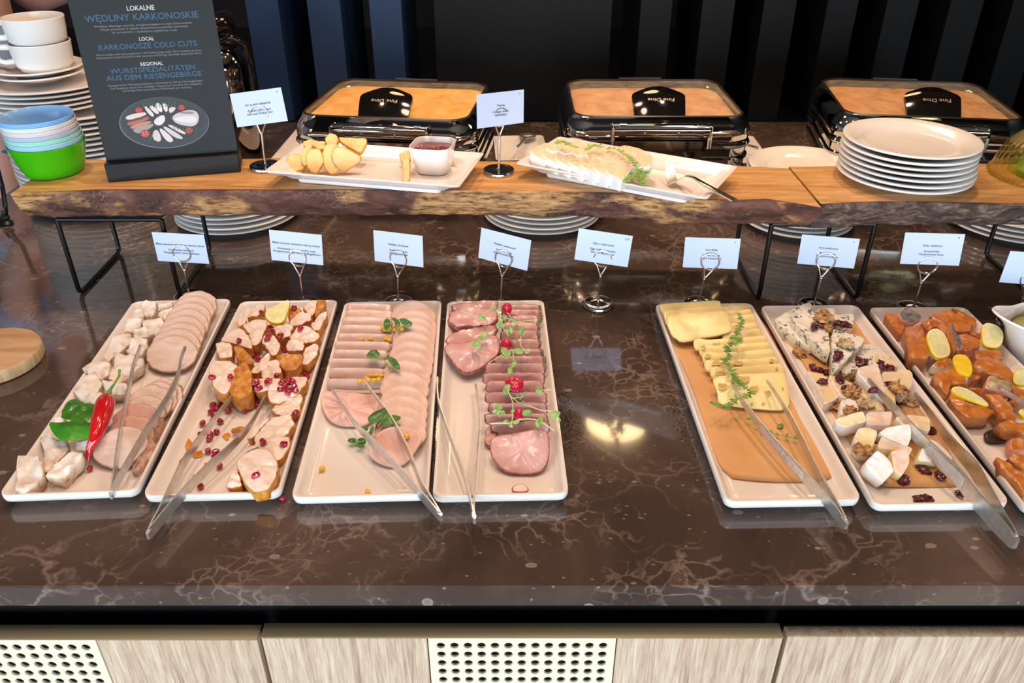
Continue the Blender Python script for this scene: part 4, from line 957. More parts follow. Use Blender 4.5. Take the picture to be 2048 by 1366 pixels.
tongs('steel tongs leaning over the front of the roast chicken tray', c([(500, 562), (440, 640), (350, 760), (250, 900), (180, 1040), (110, 1190), (50, 1305)]), c([(672, 572), (610, 690), (575, 745), (480, 850), (350, 970), (180, 1150), (90, 1260), (52, 1305)]), (.030, .024), (.030, .024), .012)

# ================= tray 3: poultry cold cuts
c = CR(2.906, 570, 580)
rows = [(365, 622, 72), (358, 624, 110), (335, 620, 152), (325, 616, 198), (310, 620, 247), (292, 612, 294), (285, 594, 342), (256, 582, 394), (262, 574, 448), (250, 566, 512)]
for i, (a, b, y) in enumerate(rows):
    h = 66; out = [(a-4, y+10), (a+8, y+2), ((a+b)/2, y+2), (b-8, y+8), (b, y+18), (b+2, y+h), ((a+b)/2, y+h+6), (a-10, y+h-4)]
    F('rolled_poultry_slice', c(out), (.031, .017), .0075, [POUL, POULE, POUL], 'rolled pale poultry slice, %s from the back of the left column' % ORD[i], 'meat', 'rolled poultry slices', n=36, sm=1, rim=.003, dome=.001, wob=.0012, ws=50)
F('poultry_slice', c([(226, 582), (300, 590), (430, 600), (540, 604), (552, 650), (530, 730), (480, 785), (390, 792), (300, 785), (240, 740), (206, 660), (208, 600)]), (.028, .0115), .004, [food('poultry_pinker', 'dca79b', 'e8bdb0', .3, 24, bump=.1), POULE, POULE], 'large folded pinkish poultry slice in front of the rolled ones', 'meat', None, n=44, wob=.0015)
rnds = [(745, 55, 130), (752, 110, 130), (752, 150, 125), (748, 188, 125), (745, 238, 126), (735, 290, 132), (728, 345, 130), (708, 402, 138), (694, 468, 144), (692, 550, 142), (680, 608, 150), (672, 668, 152), (668, 724, 155)]
for i, (x, y, rx) in enumerate(rnds):
    F('poultry_slice', c(eo(x, y+105, rx, 105, 4, 18, .012)), (.032, .014), .003, [POUL, POULE, POULE], 'round poultry slice, %s from the back of the right column' % ORD[i], 'meat', 'round poultry slices in the right column', n=44, rim=.001)
F('poultry_slice', c([(482, 920), (510, 850), (590, 795), (680, 788), (800, 820), (795, 880), (740, 965), (690, 1020), (620, 1035), (530, 1000), (490, 960)]), (.034, .010), .003, [food('poultry_pinker2', 'd9a698', 'e9c0b3', .3, 24, bump=.1), POULE, POULE], 'torn-edged round poultry slice at the front of the right column', 'meat', 'round poultry slices in the right column', n=44, rim=.001)
def sprig(label, group, leaves, stems, z, mat=BASILD, cat='herb', name='basil_sprig', cc=None, sr=.0009, smat=STEMG):
    cc = cc or c
    q = cc(leaves[0][0:1] and [leaves[0][0]])[0] if leaves else cc([stems[0][0]])[0]
    o0 = pz(q[0], q[1], z-.004); e = empty(name, (o0.x, o0.y, z-.004)); tag(e, label, cat, group)
    for s in stems:
        MB().tube([pz(*cc([p])[0], z-.001) for p in s], sr, 6).build('stem', smat, e, world=True)
    for L in leaves:
        slab('leaf', cc(L), (z+.003, z), .0006, [mat, mat], n=16, sm=2, wob=.0018, dome=.001, rim=.0002, parent=e)
    return e
sprig('small basil sprig on the rear of the poultry tray beside corn', None, [[(590, 160), (615, 175), (610, 215), (590, 242), (572, 215), (575, 175)], [(660, 168), (690, 160), (725, 175), (745, 200), (725, 215), (685, 205)], [(635, 178), (660, 170), (675, 205), (655, 220), (638, 205)], [(620, 160), (645, 160), (650, 180), (630, 185)]], [[(615, 168), (640, 175), (670, 172)]], .040)
sprig('two-leaved basil sprig across the middle of the poultry tray', None, [[(465, 390), (490, 355), (530, 348), (555, 370), (545, 398), (500, 395)], [(590, 392), (615, 380), (655, 410), (678, 468), (640, 455), (610, 425)], [(575, 392), (592, 385), (602, 400), (585, 410)]], [[(525, 402), (560, 408), (600, 398)]], .040)
sprig('large dark basil sprig between the tong arms on the poultry tray', None, [[(480, 740), (520, 705), (590, 678), (598, 700), (570, 745), (510, 780), (482, 770)], [(545, 775), (580, 740), (640, 722), (685, 740), (650, 770), (590, 785)], [(480, 850), (495, 800), (520, 785), (515, 820), (495, 855)], [(455, 800), (480, 790), (485, 815), (465, 820)]], [[(540, 790), (570, 755), (590, 730)]], .036)
sprig('small basil sprig on the bare front of the poultry tray', None, [[(358, 870), (390, 852), (420, 862), (410, 890), (375, 892)], [(415, 870), (445, 852), (475, 875), (465, 900), (430, 890)], [(400, 895), (440, 890), (470, 905), (445, 918), (410, 912)]], [[(400, 880), (430, 890), (450, 900)]], .013)
CN = [(570, 215), (582, 232), (602, 236), (635, 216), (640, 232), (680, 226), (445, 288), (497, 286), (590, 280), (606, 292), (435, 530), (468, 515), (484, 522), (505, 498), (520, 524), (545, 520), (556, 500), (530, 498)]
for i, p in enumerate(CN):
    w = ('beside the rear basil sprig', 'kernels by the rear sprig', i) if i < 6 else ('on the fifth rolled slice', 'kernels on the fifth roll', i-6) if i < 10 else ('in the cluster near the tong tip', 'kernels near the tong tip', i-10)
    bit('corn_kernel', corn_m[i % 2], c(p)[0], .0025, 'yellow sweetcorn kernel %s, %s of them' % (w[0], ORD[w[2]]), 'corn', w[1])
for p, w in (((708, 848), 'on the frontmost round poultry slice'), ((215, 1037), 'on the bare tray at the front left of the poultry'), ((482, 1175), 'against the front wall of the poultry tray')): bit('corn_kernel', corn_m[0], c(p)[0], .003, 'single sweetcorn kernel '+w, 'corn', None)
tongs('steel tongs crossing the poultry cold cuts tray', c([(280, 588), (340, 680), (410, 780), (500, 875), (640, 1020), (780, 1180), (895, 1312)]), c([(468, 540), (540, 640), (600, 720), (680, 860), (740, 990), (790, 1120), (850, 1225), (903, 1312)]), (.036, .026), (.040, .026), .0125)

# ================= tray 4: ham, radish, pea shoots
c = CR(2.847, 850, 580)
HR = [(435, 655, 80), (435, 658, 106), (440, 648, 140), (440, 644, 178), (430, 648, 224), (428, 652, 274), (415, 668, 330), (395, 682, 370), (340, 682, 412), (326, 684, 468), (345, 676, 514), (342, 698, 578), (360, 696, 638), (338, 704, 700), (372, 708, 745)]
for i, (a, b, y) in enumerate(HR):
    h = 72; out = [(a, y+14), (a+14, y+4), ((a+b)/2, y), (b-12, y+2), (b, y+14), (b+2, y+h), ((a+b)/2, y+h+8), (a-2, y+h-6)]
    F('folded_ham_slice', c(out), (.034, .017), .007, [HAM, HAMP if i < 8 else HAME, HAM], 'folded pink ham slice, %s from the back of the right column' % ORD[i], 'meat', 'folded ham slices in the right column', n=36, sm=1, rim=.0025, dome=.001, wob=.002, ws=60, wavy=.002)
    if i < 9:
        slab('peppered_rim', c([(b-14, y+8), (b+4, y+2), (b+12, y+30), (b+8, y+h-8), (b-10, y+h-14)]), (.0345, .020), .006, [HAMP, HAMP], 'pepper-crusted ham rim by the right wall, %s from the back' % ORD[i], 'meat', 'pepper-crusted ham rims', n=16, wob=.001)
HF = [[(140, 80), (230, 70), (320, 60), (420, 52), (426, 100), (300, 130), (150, 125)], [(128, 110), (310, 95), (424, 112), (415, 195), (310, 200), (175, 228), (128, 180)], [(108, 262), (250, 215), (410, 192), (420, 260), (260, 310), (150, 335), (112, 295)]]
for i, p in enumerate(HF): F('folded_ham_slice', c(p), (.036, .022), .010, [HAM, HAME, HAM], 'loosely folded ham slice, %s from the back of the left group' % ORD[i], 'meat', 'loosely folded ham slices at the back left', n=40, sm=2, rim=.003, dome=.002, wob=.004, ws=45, wavy=.004)
F('folded_ham_slice', c([(108, 305), (180, 298), (240, 292), (330, 270), (418, 252), (434, 330), (400, 390), (300, 460), (230, 484), (180, 440), (140, 385), (108, 350)]), (.044, .020), .008, [HAM, HAME, HAM], 'large folded ham slice with dark curved rim at the front of the left group', 'meat', 'loosely folded ham slices at the back left', n=48, sm=2, rim=.002, dome=.004, wob=.003, ws=40)
F('ham_slice', c([(335, 870), (345, 800), (380, 745), (430, 760), (400, 850), (372, 895)]), (.020, .014), .006, [HAM, HAME, HAM], 'ham slice edge peeking out left of the frontmost slice', 'meat', None, n=30)
F('ham_slice', c([(368, 870), (380, 835), (480, 815), (600, 795), (700, 788), (714, 900), (702, 990), (655, 1045), (560, 1054), (450, 1040), (385, 965), (368, 910)]), (.040, .010), .005, [HAM, HAME, HAM], 'big flat ham slice with dark crust at the front of the ham tray', 'meat', None, n=52, wob=.0015, dome=.002)
def radish(p, rx, ry, z, label):
    o = slab('radish_slice', c(eo(p[0], p[1], rx, ry, 10, 16, .04)), (z+.004, z), .007, [RADR, RADR, RADR], label, 'radish', 'radish pieces on the ham', n=24, dome=.006, rim=.002, taper=.1)
radish((467, 102), 30, 28, .046, 'red radish piece at the back of the ham tray'); radish((463, 302), 34, 25, .046, 'red radish piece beside the large folded ham slice'); radish((510, 528), 56, 44, .046, 'largest red radish piece on the middle of the ham'); radish((535, 698), 34, 32, .044, 'red and white radish piece under the front pea shoots')
slab('radish_slice', c([(492, 1125), (520, 1102), (560, 1100), (592, 1130), (590, 1150), (492, 1150)]), (.016, .011), .003, [RADW, RADR], 'thin radish slice alone against the front wall of the ham tray', 'radish', 'radish pieces on the ham', n=24)
def shoot(stems, leafs, z, label, mat=PEA, name='pea_shoot', r=12, sr=.0008, smat=None):
    o0 = pz(*c([stems[0][0]])[0], z); e = empty(name, (o0.x, o0.y, z-.003)); tag(e, label, 'herb')
    for s in stems:
        P = [pz(*c([p])[0], z+rnd.uniform(-.001, .004)) for p in s]; Q = []
        for i in range(len(P)-1): Q += [P[i].lerp(P[i+1], k/4)+Vector((0, 0, .001*math.sin(k/4*3.14))) for k in range(4)]
        MB().tube(Q+[P[-1]], sr, 6).build('stem', smat or PALEST, e, world=True)
    for L in leafs:
        x, y = L[:2]; q = L[2] if len(L) > 2 else r; a = rnd.uniform(0, 180)
        slab('leaf', c(eo(x, y, q*1.3, q*.8, a, 10, .12)), (z+.006, z+.002), .0005, [mat, mat], n=12, sm=1, wob=.002, dome=.001, rim=.0002, parent=e)
    return e
shoot([[(200, 118), (300, 160), (390, 100)], [(390, 100), (430, 150), (520, 185), (645, 170)], [(430, 150), (450, 230), (475, 260)], [(470, 130), (500, 180), (560, 190)]], [(325, 152, 22), (392, 104, 16), (430, 180, 16), (445, 205, 14), (455, 160, 14), (490, 222, 20), (470, 235, 12), (420, 140, 10), (505, 175, 12), (520, 205, 10), (550, 232, 22), (415, 210, 10)], .050, 'tangled pea shoot at the back of the ham tray')
shoot([[(290, 308), (320, 280), (345, 255)]], [(335, 262, 20), (290, 308, 26), (318, 275, 10)], .050, 'small pea shoot on the large folded ham slice')
shoot([[(560, 210), (545, 270), (545, 320), (570, 345)], [(360, 420), (440, 370), (500, 340), (560, 340)], [(500, 340), (505, 410), (490, 462)]], [(455, 350, 26), (470, 370, 20), (530, 348, 24), (585, 347, 16), (505, 425, 18), (485, 462, 20), (510, 405, 10)], .048, 'long-stemmed pea shoot above the largest radish')
shoot([[(630, 572), (680, 572), (725, 570)]], [(650, 570, 20), (640, 575, 12)], .046, 'small pea shoot hanging over the right rim of the ham tray')
shoot([[(370, 762), (480, 760), (560, 735), (640, 740), (735, 800)], [(480, 600), (540, 650), (660, 685), (760, 700), (765, 760)], [(465, 560), (500, 640), (500, 720), (490, 780)], [(500, 620), (560, 610), (540, 590)]], [(465, 565, 26), (415, 668, 24), (430, 700, 20), (400, 690, 14), (580, 698, 24), (740, 710, 26), (765, 745, 10), (655, 745, 22), (640, 765, 14), (520, 750, 16), (460, 750, 14), (490, 775, 10), (430, 715, 10), (545, 620, 8), (525, 600, 8), (560, 640, 8), (575, 590, 7), (500, 690, 10)], .048, 'big tangled pea shoot over the front half of the ham tray')
tongs('steel tongs standing nearly upright in view on the ham tray', c([(70, 500), (75, 620), (110, 740), (160, 880), (210, 1020), (250, 1160), (279, 1300)]), c([(288, 540), (305, 650), (305, 780), (292, 950), (280, 1120), (281, 1300)]), (.034, .026), (.020, .026), .0125)

# ================= tray 5: sliced cheese
c = CR(2.787, 1290, 580)
def liner(out, z, label):
    P = smooth_outline([pz(x, y, z) for x, y in out], 60, 1); cc_ = sum(P, Vector())/60
    mb = MB(); mb.rings([[cc_+(p-cc_)*s+Vector((0, 0, .0012*mnoise.noise((cc_+(p-cc_)*s)*30)*(1 if s < 1 else 2)+.0006)) for p in P] for s in (1, .93, .8, .6, .35, .1)], 0, False, True)
    o = mb.build('paper_liner', PAPER, world=True); tag(o, label, 'paper'); so = o.modifiers.new('solid', 'SOLIDIFY'); so.thickness = .0002
liner(c([(110, 180), (150, 290), (270, 560), (400, 960), (470, 1052), (700, 1072), (950, 1070), (1060, 1050), (1075, 1000), (830, 500), (700, 240), (600, 100), (430, 85), (130, 95)]), .0078, 'brown greaseproof paper lining the yellow cheese tray')
YR = [(430, 585, 78), (436, 597, 104), (456, 614, 130), (466, 630, 176), (478, 650, 212)]
for i, (a, b, y) in enumerate(YR):
    h = 75; F('folded_cheese_slice', c([(a-40, y+16), (a, y+6), ((a+b)/2, y+2), (b-8, y), (b, y+10), (b+8, y+h), ((a+b)/2, y+h+6), (a-50, y+h)]), (.030, .017), .006, [YELD, YELD, YELD], 'plain folded yellow cheese slice, %s from the back of the right row' % ORD[i], 'cheese', 'plain folded cheese slices at the back right', n=32, sm=1, rim=.002, dome=.001, wob=.001, ws=50)
HLr = [(270, 682, 254), (300, 702, 288), (318, 722, 328), (330, 746, 372), (362, 776, 410)]
for i, (a, b, y) in enumerate(HLr):
    h = 78; F('folded_cheese_slice', c([(a, y+22), (a+30, y+14), (a+60, y+22), ((a+b)/2, y+12), (b-40, y), (b-6, y-2), (b, y+10), (b+6, y+h), ((a+b)/2, y+h+6), (a+10, y+h+4), (a+2, y+50)]), (.032, .018), .006, [YEL, YELD, YEL], 'folded cheese slice with holes, %s from the back of the front row' % ORD[i], 'cheese', 'folded holey cheese slices', n=40, sm=1, rim=.002, dome=.001, wob=.0015, ws=50)
fs = F('cheese_slice', c([(375, 500), (400, 480), (500, 468), (640, 462), (780, 455), (800, 560), (808, 640), (780, 668), (700, 668), (560, 655), (410, 632), (402, 560)]), (.036, .014), .003, [YEL, YELD, YEL], 'large flat cheese slice with round holes under the tongs', 'cheese', None, n=48, sm=1, rim=.001)
for x, y, rx, ry in [(432, 532, 28, 20), (558, 492, 30, 20), (610, 545, 25, 17), (687, 573, 15, 13), (595, 637, 8, 5), (660, 632, 12, 6), (768, 548, 7, 5)]:
    q = c([(x, y)])[0]; zz = top_at(q)
    slab('round_hole', c(eo(x, y, rx, ry, 0, 14, .02)), zz+.0012, .0010, [HOLEM, YEL], n=20, rim=.0008, dome=-.0006, wob=0, parent=fs)
hol = [(398, 300, 22, 15), (325, 318, 15, 10), (350, 365, 18, 10), (398, 405, 24, 13), (420, 462, 30, 11), (520, 400, 25, 16), (705, 390, 12, 9), (735, 435, 7, 6), (480, 280, 18, 9)]
for x, y, rx, ry in hol:
    q = c([(x, y)])[0]; zz = top_at(q)
    slab('round_hole', c(eo(x, y, rx, ry, 0, 14, .02)), zz+.0018, .0014, [HOLEM, YEL], n=20, rim=.0008, dome=-.0006, wob=0, parent=fs)
for i, p in enumerate([[(78, 78), (200, 68), (420, 54), (426, 100), (440, 140), (130, 160), (88, 110)], [(98, 112), (250, 96), (432, 82), (442, 120), (445, 180), (120, 200)], [(120, 132), (150, 136), (300, 122), (455, 111), (475, 170), (490, 226), (400, 256), (280, 276), (200, 287), (150, 250), (124, 195)]]):
    F('yellow_cheese_slice', c(p), [(.040, .026), (.043, .028), (.046, .022)][i], .005, [YEL, YELD, YEL], ['rearmost broad yellow cheese slice at the back left corner', 'middle broad yellow cheese slice at the back left corner', 'topmost broad yellow cheese slice drooping at the back left corner'][i], 'cheese', 'broad yellow slices at the back left', n=44, sm=1, rim=.0015, dome=.002)
def thyme(path, z, label, dens=1.0, cc=None, r=9, floor=None, mat=HERB):
    cc = cc or c
    P = cc(path); e0 = pz(*P[0], z); e = empty('thyme_sprig', (e0.x, e0.y, z-.004)); tag(e, label, 'herb')
    W_ = [pz(*p, z+rnd.uniform(0, .003)) for p in P]; MB().tube(W_, .0007, 6).build('stem', mat, e, world=True)
    for a, b in zip(W_, W_[1:]):
        n = max(1, int((b-a).length/.0065*dens))
        for k in range(n):
            p = a.lerp(b, (k+rnd.random()*.5)/n)
            for s_ in (-1, 1):
                d = (b-a).normalized(); an = R(rnd.uniform(35, 90))*s_; v2 = Vector((d.x*math.cos(an)-d.y*math.sin(an), d.x*math.sin(an)+d.y*math.cos(an), rnd.uniform(-.1, .6))).normalized()
                L = rnd.uniform(.004, .0075)*r/9; sd = v2.cross(Vector((0, 0, 1))).normalized(); m = MB()
                q = [p, p+v2*L*.4+sd*L*.32, p+v2*L, p+v2*L*.4-sd*L*.32]; u = Vector((0, 0, .0004))
                m.add([v_+u for v_ in q]+[v_-u for v_ in q], [(0, 1, 2, 3), (7, 6, 5, 4), (0, 4, 5, 1), (1, 5, 6, 2), (2, 6, 7, 3), (3, 7, 4, 0)])
                m.build('leaf', mat, e, world=True)
    return e
thyme([(520, 130), (545, 180), (510, 240), (500, 275)], .042, 'short thyme sprig at the back of the cheese tray', 1.2)
thyme([(470, 265), (540, 275), (500, 300), (455, 320), (470, 380), (440, 400), (480, 440), (500, 500), (545, 540)], .044, 'leafy thyme sprig across the middle of the cheese slices', 1.5, r=11)
thyme([(490, 470), (540, 530), (600, 575), (550, 600), (500, 610), (460, 660), (400, 640), (360, 625)], .034, 'curved thyme sprig at the lower edge of the large holey slice', 1.3, r=10)
thyme([(570, 715), (640, 770), (730, 805), (860, 832)], .014, 'thin thyme sprig on the bare paper of the cheese tray', .7)
leaf('thyme_leaf', c([(735, 750), (765, 735), (778, 750), (760, 768), (738, 765)]), .012, [HERB, HERB], 'single green leaf alone on the paper between the tong arms', None)
tongs('steel tongs across the front of the sliced cheese tray', c([(485, 518), (530, 600), (600, 700), (700, 830), (860, 1010), (990, 1150), (1108, 1302)]), c([(682, 505), (740, 590), (800, 690), (870, 830), (930, 960), (990, 1080), (1050, 1180), (1116, 1302)]), (.040, .026), (.040, .026), .013, grip=(.42, .68))
# ================= tray 6: blue cheese, brie, camembert, nuts
liner([(1548, 640), (1590, 700), (1652, 800), (1698, 880), (1738, 965), (1760, 976), (1925, 973), (1930, 960), (1880, 870), (1800, 740), (1745, 655), (1718, 622), (1620, 618)], .0078, 'brown greaseproof paper lining the blue and white cheese tray')
a6 = CR(5.06, 1510, 590); b6 = CR(4.27, 1640, 780)
BCH, BCS = MATS['blue_cheese'], MATS['blue_cheese_side']
for p, z, lab in [([(190, 250), (350, 150), (565, 62), (582, 135), (420, 190), (360, 240), (480, 380), (612, 500), (600, 545), (540, 530), (330, 370), (210, 290)], (.036, .022), 'leftmost long blue cheese wedge along the left rim'),
                  ([(610, 140), (800, 128), (803, 200), (1005, 190), (1000, 320), (900, 350), (800, 300)], (.034, .030), 'rearmost blue cheese wedge under the cranberry cluster'),
                  ([(360, 235), (450, 185), (620, 155), (800, 160), (790, 300), (740, 340), (765, 580), (745, 592), (600, 480), (460, 340)], (.044, .034), 'heavily veined blue cheese wedge topped with a big walnut'),
                  ([(1110, 475), (1250, 530), (1390, 630), (1380, 660), (1200, 690), (1050, 760), (930, 800), (850, 770), (1000, 620)], (.032, .026), 'rightmost blue cheese wedge tucked behind the brie'),
                  ([(780, 340), (900, 370), (1110, 430), (1100, 480), (1000, 580), (805, 788), (775, 740)], (.048, .036), 'pale triangular blue cheese wedge pointing at the viewer')]:
    F('blue_cheese_wedge', a6(p), z, .022, [BCH, BCS, BCH], lab, 'cheese', 'blue cheese wedges', n=44, sm=1, wob=.0015, rim=.0008, taper=.03)
for p, z, m_, lab in [([(1210, 570), (1300, 620), (1460, 690), (1450, 730), (1280, 752), (1180, 680)], .036, BRIE, 'brie wedge behind the others beside the rightmost blue cheese'),
                      ([(520, 765), (600, 780), (690, 800), (760, 850), (860, 1010), (830, 1050), (700, 1110), (680, 1020), (600, 880)], .026, BRIE, 'long flat brie wedge along the left rim with a single cranberry'),
                      ([(740, 800), (900, 850), (1010, 900), (1165, 1000), (1170, 1060), (1000, 1060), (880, 1040), (820, 960)], .030, BRIE, 'brie wedge in the middle of the tray under the walnuts'),
                      ([(1280, 770), (1470, 775), (1480, 830), (1400, 900), (1430, 1120), (1400, 1130), (1320, 1030), (1300, 900)], .034, BRIE, 'narrow brie wedge right of the raised pointed one'),
                      ([(1440, 750), (1560, 745), (1600, 790), (1595, 900), (1510, 1000), (1430, 950), (1480, 840)], .036, BRIE, 'brie wedge with thick white rind nearest the right rim'),
                      ([(1040, 730), (1240, 682), (1260, 740), (1335, 1010), (1320, 1040), (1200, 980), (1100, 860), (1035, 790)], .044, PINKR, 'raised pointed brie wedge under the tip of the tongs'),
                      ([(865, 1060), (960, 1038), (1050, 1080), (1060, 1150), (920, 1210), (860, 1210)], .034, RIND, 'bluish white rind piece of brie left of the walnut cluster'),
                      ([(1190, 1010), (1310, 1130), (1320, 1180), (1130, 1180), (1060, 1120), (1050, 1080)], .032, BRIE, 'brie piece beneath the front cranberry and walnut cluster'),
                      ([(1120, 1180), (1380, 1170), (1400, 1220), (1370, 1320), (1130, 1310)], .036, PINKR, 'pinkish-topped brie wedge behind the camembert pieces')]:
    F('brie_wedge', a6(p), (z+.002, z-.003), .020, [m_, RIND, m_], lab, 'cheese', 'brie wedges', n=44, sm=1, wob=.0012, rim=.0022)
for p, z, ms, lab in [([(640, 230), (760, 205), (940, 230), (945, 340), (920, 350), (850, 330), (700, 300)], (.042, .036), [BRIE, RIND, BRIE], 'camembert piece behind the tongs with a golden cut top'),
                      ([(125, 250), (300, 190), (370, 180), (400, 240), (395, 272), (230, 322), (140, 292)], (.042, .034), [CAMT, RIND, CAMT], 'pale yellow camembert piece at the left rim, leftmost of its group'),
                      ([(320, 330), (400, 310), (485, 345), (490, 380), (450, 500), (420, 540), (350, 520), (290, 440)], (.040, .028), [CAMT, RIND, CAMT], 'camembert piece with a walnut resting on its front'),
                      ([(500, 365), (570, 315), (760, 285), (780, 300), (782, 410), (750, 485), (640, 440)], (.044, .030), [RIND, RIND, CAMT], 'camembert piece showing its white rind face beside the tong grip'),
                      ([(490, 470), (530, 385), (620, 440), (790, 490), (790, 510), (760, 560), (640, 520), (500, 500)], (.034, .026), [PINKR, CAMT, PINKR], 'low camembert piece in the centre of the camembert group'),
                      ([(600, 520), (740, 500), (768, 570), (760, 640), (700, 735), (640, 700), (620, 620)], (.036, .022), [PINKR, CAMT, PINKR], 'camembert piece with orange-tinged rind behind the frontmost one'),
                      ([(830, 600), (870, 500), (900, 400), (1000, 440), (1110, 540), (1142, 590), (1120, 615), (960, 620)], (.038, .022), [RIND, CAMT, RIND], 'camembert wedge alone under the tong arm on the right'),
                      ([(380, 620), (490, 510), (560, 560), (610, 620), (635, 690), (545, 785), (480, 740), (400, 670)], (.044, .026), [RIND, RIND, RIND], 'frontmost camembert piece, all white wrinkled rind')]:
    F('camembert_piece', b6(p), z, .022, ms, lab, 'cheese', 'camembert pieces', n=40, sm=1, wob=.0012, rim=.0015)
WN = [(a6, 700, 225, 1.45, 'large walnut half on the veined blue cheese wedge'), (a6, 920, 495, 1.05, 'walnut half on the pale triangular blue cheese wedge'), (a6, 740, 330, .75, 'walnut crumb below the large walnut half'), (a6, 450, 590, .9, 'walnut piece on the paper by the left rim'), (a6, 660, 610, .6, 'small walnut crumb on bare paper left of the triangular wedge'), (a6, 725, 605, .55, 'tiny walnut crumb touching the triangular wedge'),
      (a6, 975, 830, .9, 'walnut piece between two cranberries at the tray middle'), (a6, 1080, 890, 1.0, 'walnut half left of the tong tip'), (a6, 985, 985, 1.1, 'walnut half on the middle brie wedge'), (a6, 780, 1075, 1.35, 'walnut half at the left rim on the long brie wedge'), (a6, 1125, 1100, 1.0, 'pale walnut half on the rind piece cluster'), (a6, 960, 1170, .8, 'walnut crumb behind the yellow camembert piece'), (a6, 1450, 950, 1.05, 'walnut half on the brie near the right rim'), (a6, 1555, 1065, 1.15, 'dark walnut half by the right rim'), (b6, 375, 515, 1.15, 'walnut half on the front of a camembert piece')]
for i, (f_, x, y, s_, lab) in enumerate(WN): bit('walnut', wal_m[i % 3], f_([(x, y)])[0], .004*s_, lab, 'walnut', 'walnut pieces on the cheese tray', tilt=.3, sc=s_)
CB = [(a6, 600, 320, 'on the veined wedge, left one'), (a6, 685, 312, 'on the veined wedge, right one'), (a6, 830, 280, 'cluster left end'), (a6, 885, 292, 'cluster middle'), (a6, 932, 300, 'cluster right end'), (a6, 890, 358, 'cluster front'), (a6, 850, 590, 'upper on the triangular wedge'), (a6, 830, 632, 'lower on the triangular wedge'), (a6, 590, 735, 'back end of the row on paper'), (a6, 655, 758, 'middle of the row on paper'), (a6, 735, 785, 'front end of the row on paper'),
      (a6, 690, 875, 'alone on the long brie wedge'), (a6, 860, 850, 'left of the central walnut'), (a6, 910, 945, 'left of two on the middle brie'), (a6, 990, 938, 'right of two on the middle brie'), (a6, 1085, 848, 'behind the walnut by the tong tip'), (a6, 1060, 660, 'left on the rightmost blue wedge'), (a6, 1105, 675, 'right on the rightmost blue wedge'), (a6, 1080, 705, 'front on the rightmost blue wedge'), (a6, 1272, 690, 'behind the raised brie wedge'), (a6, 1305, 735, 'left on the narrow brie wedge'), (a6, 1362, 732, 'right on the narrow brie wedge'),
      (a6, 1370, 900, 'beside the right rim walnut'), (a6, 1205, 965, 'under the tong arm'), (a6, 1450, 1085, 'next to the dark walnut half'), (a6, 1100, 1155, 'in front of the pale walnut half'), (b6, 490, 412, 'wedged between two camembert pieces'), (b6, 565, 540, 'upper on the frontmost camembert'), (b6, 592, 592, 'lower on the frontmost camembert'), (b6, 950, 350, 'beside the rearmost camembert piece'), (b6, 885, 680, 'on the paper left of the tong grip'), (b6, 1025, 727, 'on the paper against the tong grip'), (b6, 712, 772, 'alone in front of the camembert'), (b6, 1190, 885, 'small one at the right front of the tray'), (b6, 850, 935, 'left at the front wall of the tray'), (b6, 905, 925, 'right at the front wall of the tray')]
for i, (f_, x, y, lab) in enumerate(CB):
    s_ = 1.0 if f_ is a6 else 1.15
    bit('dried_cranberry', cran_m[i % 4], f_([(x, y)])[0], .0032, 'dark red dried cranberry, '+lab, 'cranberry', 'dried cranberries on the cheese tray', tilt=.3, sc=s_*(.7 if 'small' in lab else 1))
idp = lambda pts: pts
tongs('large steel tongs with ridged grip across the blue and white cheese tray', [(1737, 758), (1762, 788), (1790, 820), (1828, 866), (1875, 915), (1921, 960), (1954, 1003), (2025, 1083)], [(1830, 787), (1851, 815), (1893, 874), (1926, 912), (1951, 942), (1977, 991), (2005, 1042), (2030, 1083)], (.048, .026), (.030, .026), .019, grip=(.50, .74))

